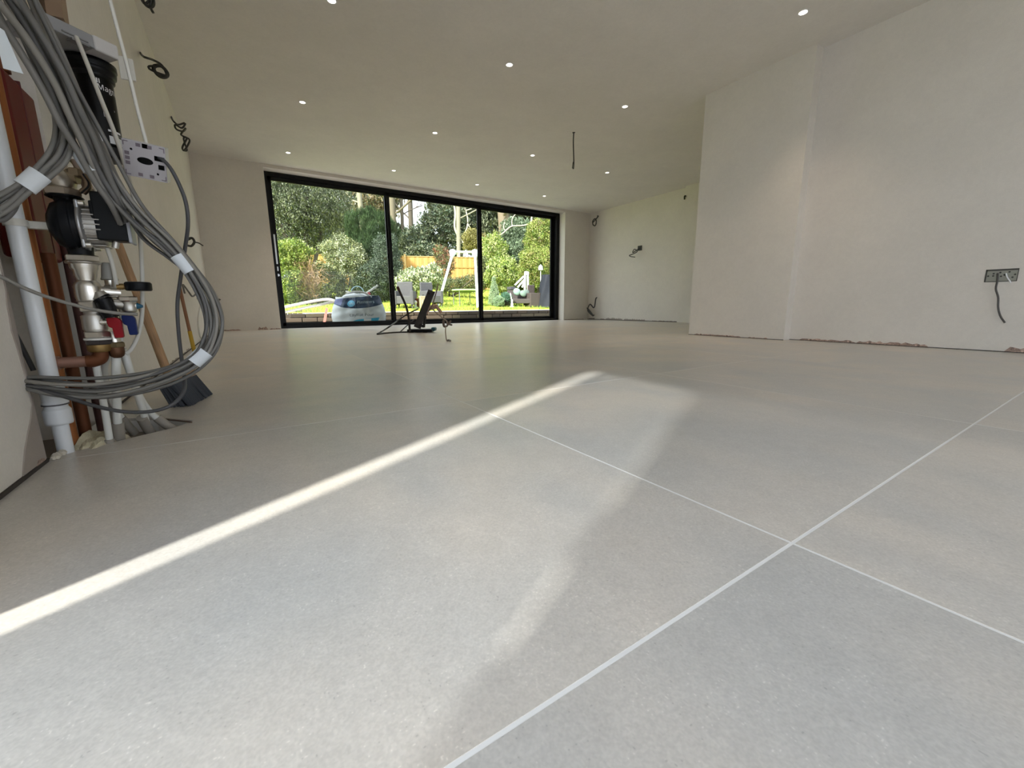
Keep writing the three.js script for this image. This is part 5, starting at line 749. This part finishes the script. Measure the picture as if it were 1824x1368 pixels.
/* rubble sack with printed front, and building odds on the patio */
{
  const c = onY(641, 581, -0.12), b = far(641, 575, 9.15); b.y = -0.12; const S = 9.15 / FOCAL, W = 84 * S, Htop = far(641, 528, 9.15).y + 0.12;
  const t = thing('rubble_sack', 'white and blue printed building sack outside the left pane', 'sack', b.clone());
  const fw = (v) => { const u = Math.max(0, Math.min(1, v)); return W / 2 * (0.98 + 0.1 * Math.sin(u * 3.1) - 0.26 * Math.max(0, u - 0.45)); };
  const N = 30, K = 22, front = [], idx = [], uv = []; 
  for (let j = 0; j <= K; j++) for (let i = 0; i <= N; i++) { const v = j / K, u = i / N * 2 - 1, hw = fw(v), x = u * hw, bulge = 0.2 * Math.sqrt(Math.max(0, 1 - u * u * 0.96)) * (0.7 + 0.5 * Math.sin(v * 2.8)), wr = 0.012 * Math.sin(14 * u + 9 * v) * Math.sin(11 * v + 2) + 0.01 * Math.sin(24 * v - 5 * u); front.push(x, v * Htop * (1 + 0.03 * u), bulge + wr); uv.push(i / N, v); }
  for (let j = 0; j < K; j++) for (let i = 0; i < N; i++) { const a = j * (N + 1) + i; idx.push(a, a + 1, a + N + 2, a, a + N + 2, a + N + 1); }
  const g = new THREE.BufferGeometry(); g.setAttribute('position', new THREE.Float32BufferAttribute(front, 3)); g.setAttribute('uv', new THREE.Float32BufferAttribute(uv, 2)); g.setIndex(idx); g.computeVertexNormals();
  const back = g.clone(); back.scale(1, 1, -1); const bi = back.index.array; for (let i = 0; i < bi.length; i += 3) { const q = bi[i]; bi[i] = bi[i + 1]; bi[i + 1] = q; } back.computeVertexNormals();
  const cv = document.createElement('canvas'); cv.width = 1024; cv.height = 768; const x = cv.getContext('2d'); x.fillStyle = '#dfe8ea'; x.fillRect(0, 0, 1024, 768);
  x.fillStyle = '#27405c'; x.beginPath(); x.moveTo(0, 40); x.lineTo(1024, 0); x.lineTo(1024, 190); x.quadraticCurveTo(600, 330, 180, 235); x.lineTo(0, 150); x.fill(); x.fillStyle = '#6a74a8'; x.beginPath(); x.moveTo(0, 40); x.lineTo(190, 30); x.lineTo(160, 190); x.lineTo(0, 150); x.fill();
  x.fillStyle = '#6cc0e6'; x.beginPath(); x.ellipse(370, 160, 80, 72, 0, 0, 7); x.fill(); x.strokeStyle = '#d5eef8'; x.lineWidth = 7; x.beginPath(); x.moveTo(325, 140); x.lineTo(350, 180); x.lineTo(372, 140); x.lineTo(395, 180); x.lineTo(415, 145); x.stroke();
  x.fillStyle = '#c4dbe8'; x.font = 'italic 84px sans-serif'; x.fillText('Plasterers', 480, 165);
  x.fillStyle = '#37474f'; x.font = '82px sans-serif'; x.fillText('LayFlat Pour', 340, 450);
  x.fillStyle = '#35b5dc'; x.beginPath(); x.moveTo(330, 600); x.quadraticCurveTo(420, 520, 560, 515); x.lineTo(900, 490); x.lineTo(860, 610); x.lineTo(560, 640); x.closePath(); x.fill(); x.fillStyle = '#eef4f2'; x.fillRect(600, 510, 140, 130); x.fillStyle = '#58c4e2'; x.beginPath(); x.moveTo(200, 700); x.lineTo(480, 690); x.lineTo(480, 768); x.lineTo(180, 768); x.fill(); x.beginPath(); x.moveTo(860, 640); x.lineTo(1024, 560); x.lineTo(1024, 768); x.lineTo(840, 768); x.fill();
  const tx = new THREE.CanvasTexture(cv); tx.colorSpace = THREE.SRGBColorSpace; const put = (q) => q.rotateY(-YAW * 0.45).translate(b.x, b.y, b.z), sm = new THREE.MeshPhysicalMaterial({ map: tx, roughness: 0.5, side: THREE.DoubleSide });
  part(t, 'printed_front', put(g), sm, 'white front with dark blue band, round logo and lettering'); part(t, 'back', put(back), M(0.7, 0.74, 0.75, 0.6, { side: THREE.DoubleSide }));
  part(t, 'lifting_handle', merge([tube([[612, 531], [618, 524], [630, 520], [642, 520], [652, 523], [662, 530]].map(([px, py]) => far(px, py, 9.0)), 0.022, 30, 8)]), M(0.45, 0.44, 0.4, 0.7));
  const fill = new THREE.IcosahedronGeometry(0.3, 3).scale(1.1, 0.28, 0.4); part(t, 'crumpled_filling', fill.translate(b.x, b.y + Htop - 0.02, b.z), M(0.75, 0.8, 0.84, 0.4));
}
{
  const d = 9.4, w = M(0.6, 0.58, 0.52, 0.6), mk = (l, r, e = 0) => tube(l.map(([x, y]) => far(x, y, d + e)), r, 30, 8);
  single('grey_hose', 'upper of two pale grey pipes running left from the sack', 'pipe', mk([[462, 559], [500, 549], [545, 539], [575, 534], [590, 534], [600, 538]], 0.033), w);
  single('grey_hose', 'lower pale grey pipe running left from the sack', 'pipe', mk([[462, 567], [500, 558], [540, 549], [570, 543], [590, 538], [612, 532]], 0.03, 0.1), w);
  single('white_tube', 'short white tube standing at the left of the sack top', 'tube', mk([[599, 529], [601, 538], [603, 552]], 0.022, -0.3), M(0.8, 0.8, 0.78, 0.5));
  single('white_tube', 'white tube sticking up right out of the sack', 'tube', mk([[650, 524], [662, 516], [671, 510], [673, 508]], 0.022), M(0.75, 0.76, 0.7, 0.5));
  single('white_tube', 'white stick poking left out of the sack', 'tube', mk([[616, 519], [626, 522], [634, 524]], 0.018), M(0.75, 0.76, 0.7, 0.5));
  single('plastic_hoop', 'clear blue bucket handle hoop rising from the sack', 'hoop', mk([[625, 518], [630, 512], [638, 510], [645, 514], [648, 520]], 0.01), M(0.4, 0.62, 0.72, 0.3));
  single('red_grip', 'small red rubber grip beside the white tube', 'grip', bar(far(654, 525, 9.4), far(659, 522, 9.4), 0.03, 0.03, 10), M(0.45, 0.05, 0.06, 0.5));
  const ft = onY(576, 581, -0.12); single('red_pole', 'salmon red painted pole leaning left of the sack', 'pole', beam(far(575, 578, 9.25).setY(-0.11), far(582, 549, 9.5), 0.05, 0.04), M(0.62, 0.2, 0.16, 0.6));
}
for (let i = 0; i < 4; i++) { const c = far(508 + i * 9, 560, 11.2 + 0.1 * (i % 2)); single('log_stump', ['leftmost upright log of the bed edging', 'second upright log of the bed edging', 'third upright log of the bed edging', 'tallest pale upright log of the bed edging'][i], 'log', lathe([[0, 0], [0.055, 0], [0.055, 0.36 + 0.03 * i], [0.05, 0.37 + 0.03 * i], [0, 0.37 + 0.03 * i]], V(c.x, -0.12, c.z), 12), [barkPale, M(0.38, 0.3, 0.24, 0.9)][i % 2], 'log edging of the flower bed'); }

scene.traverse((o) => { if (o.isMesh) { o.castShadow = true; o.receiveShadow = true; } if (o.isLight && !o.isRectAreaLight) o.castShadow = true; });
renderer.render(scene, camera);
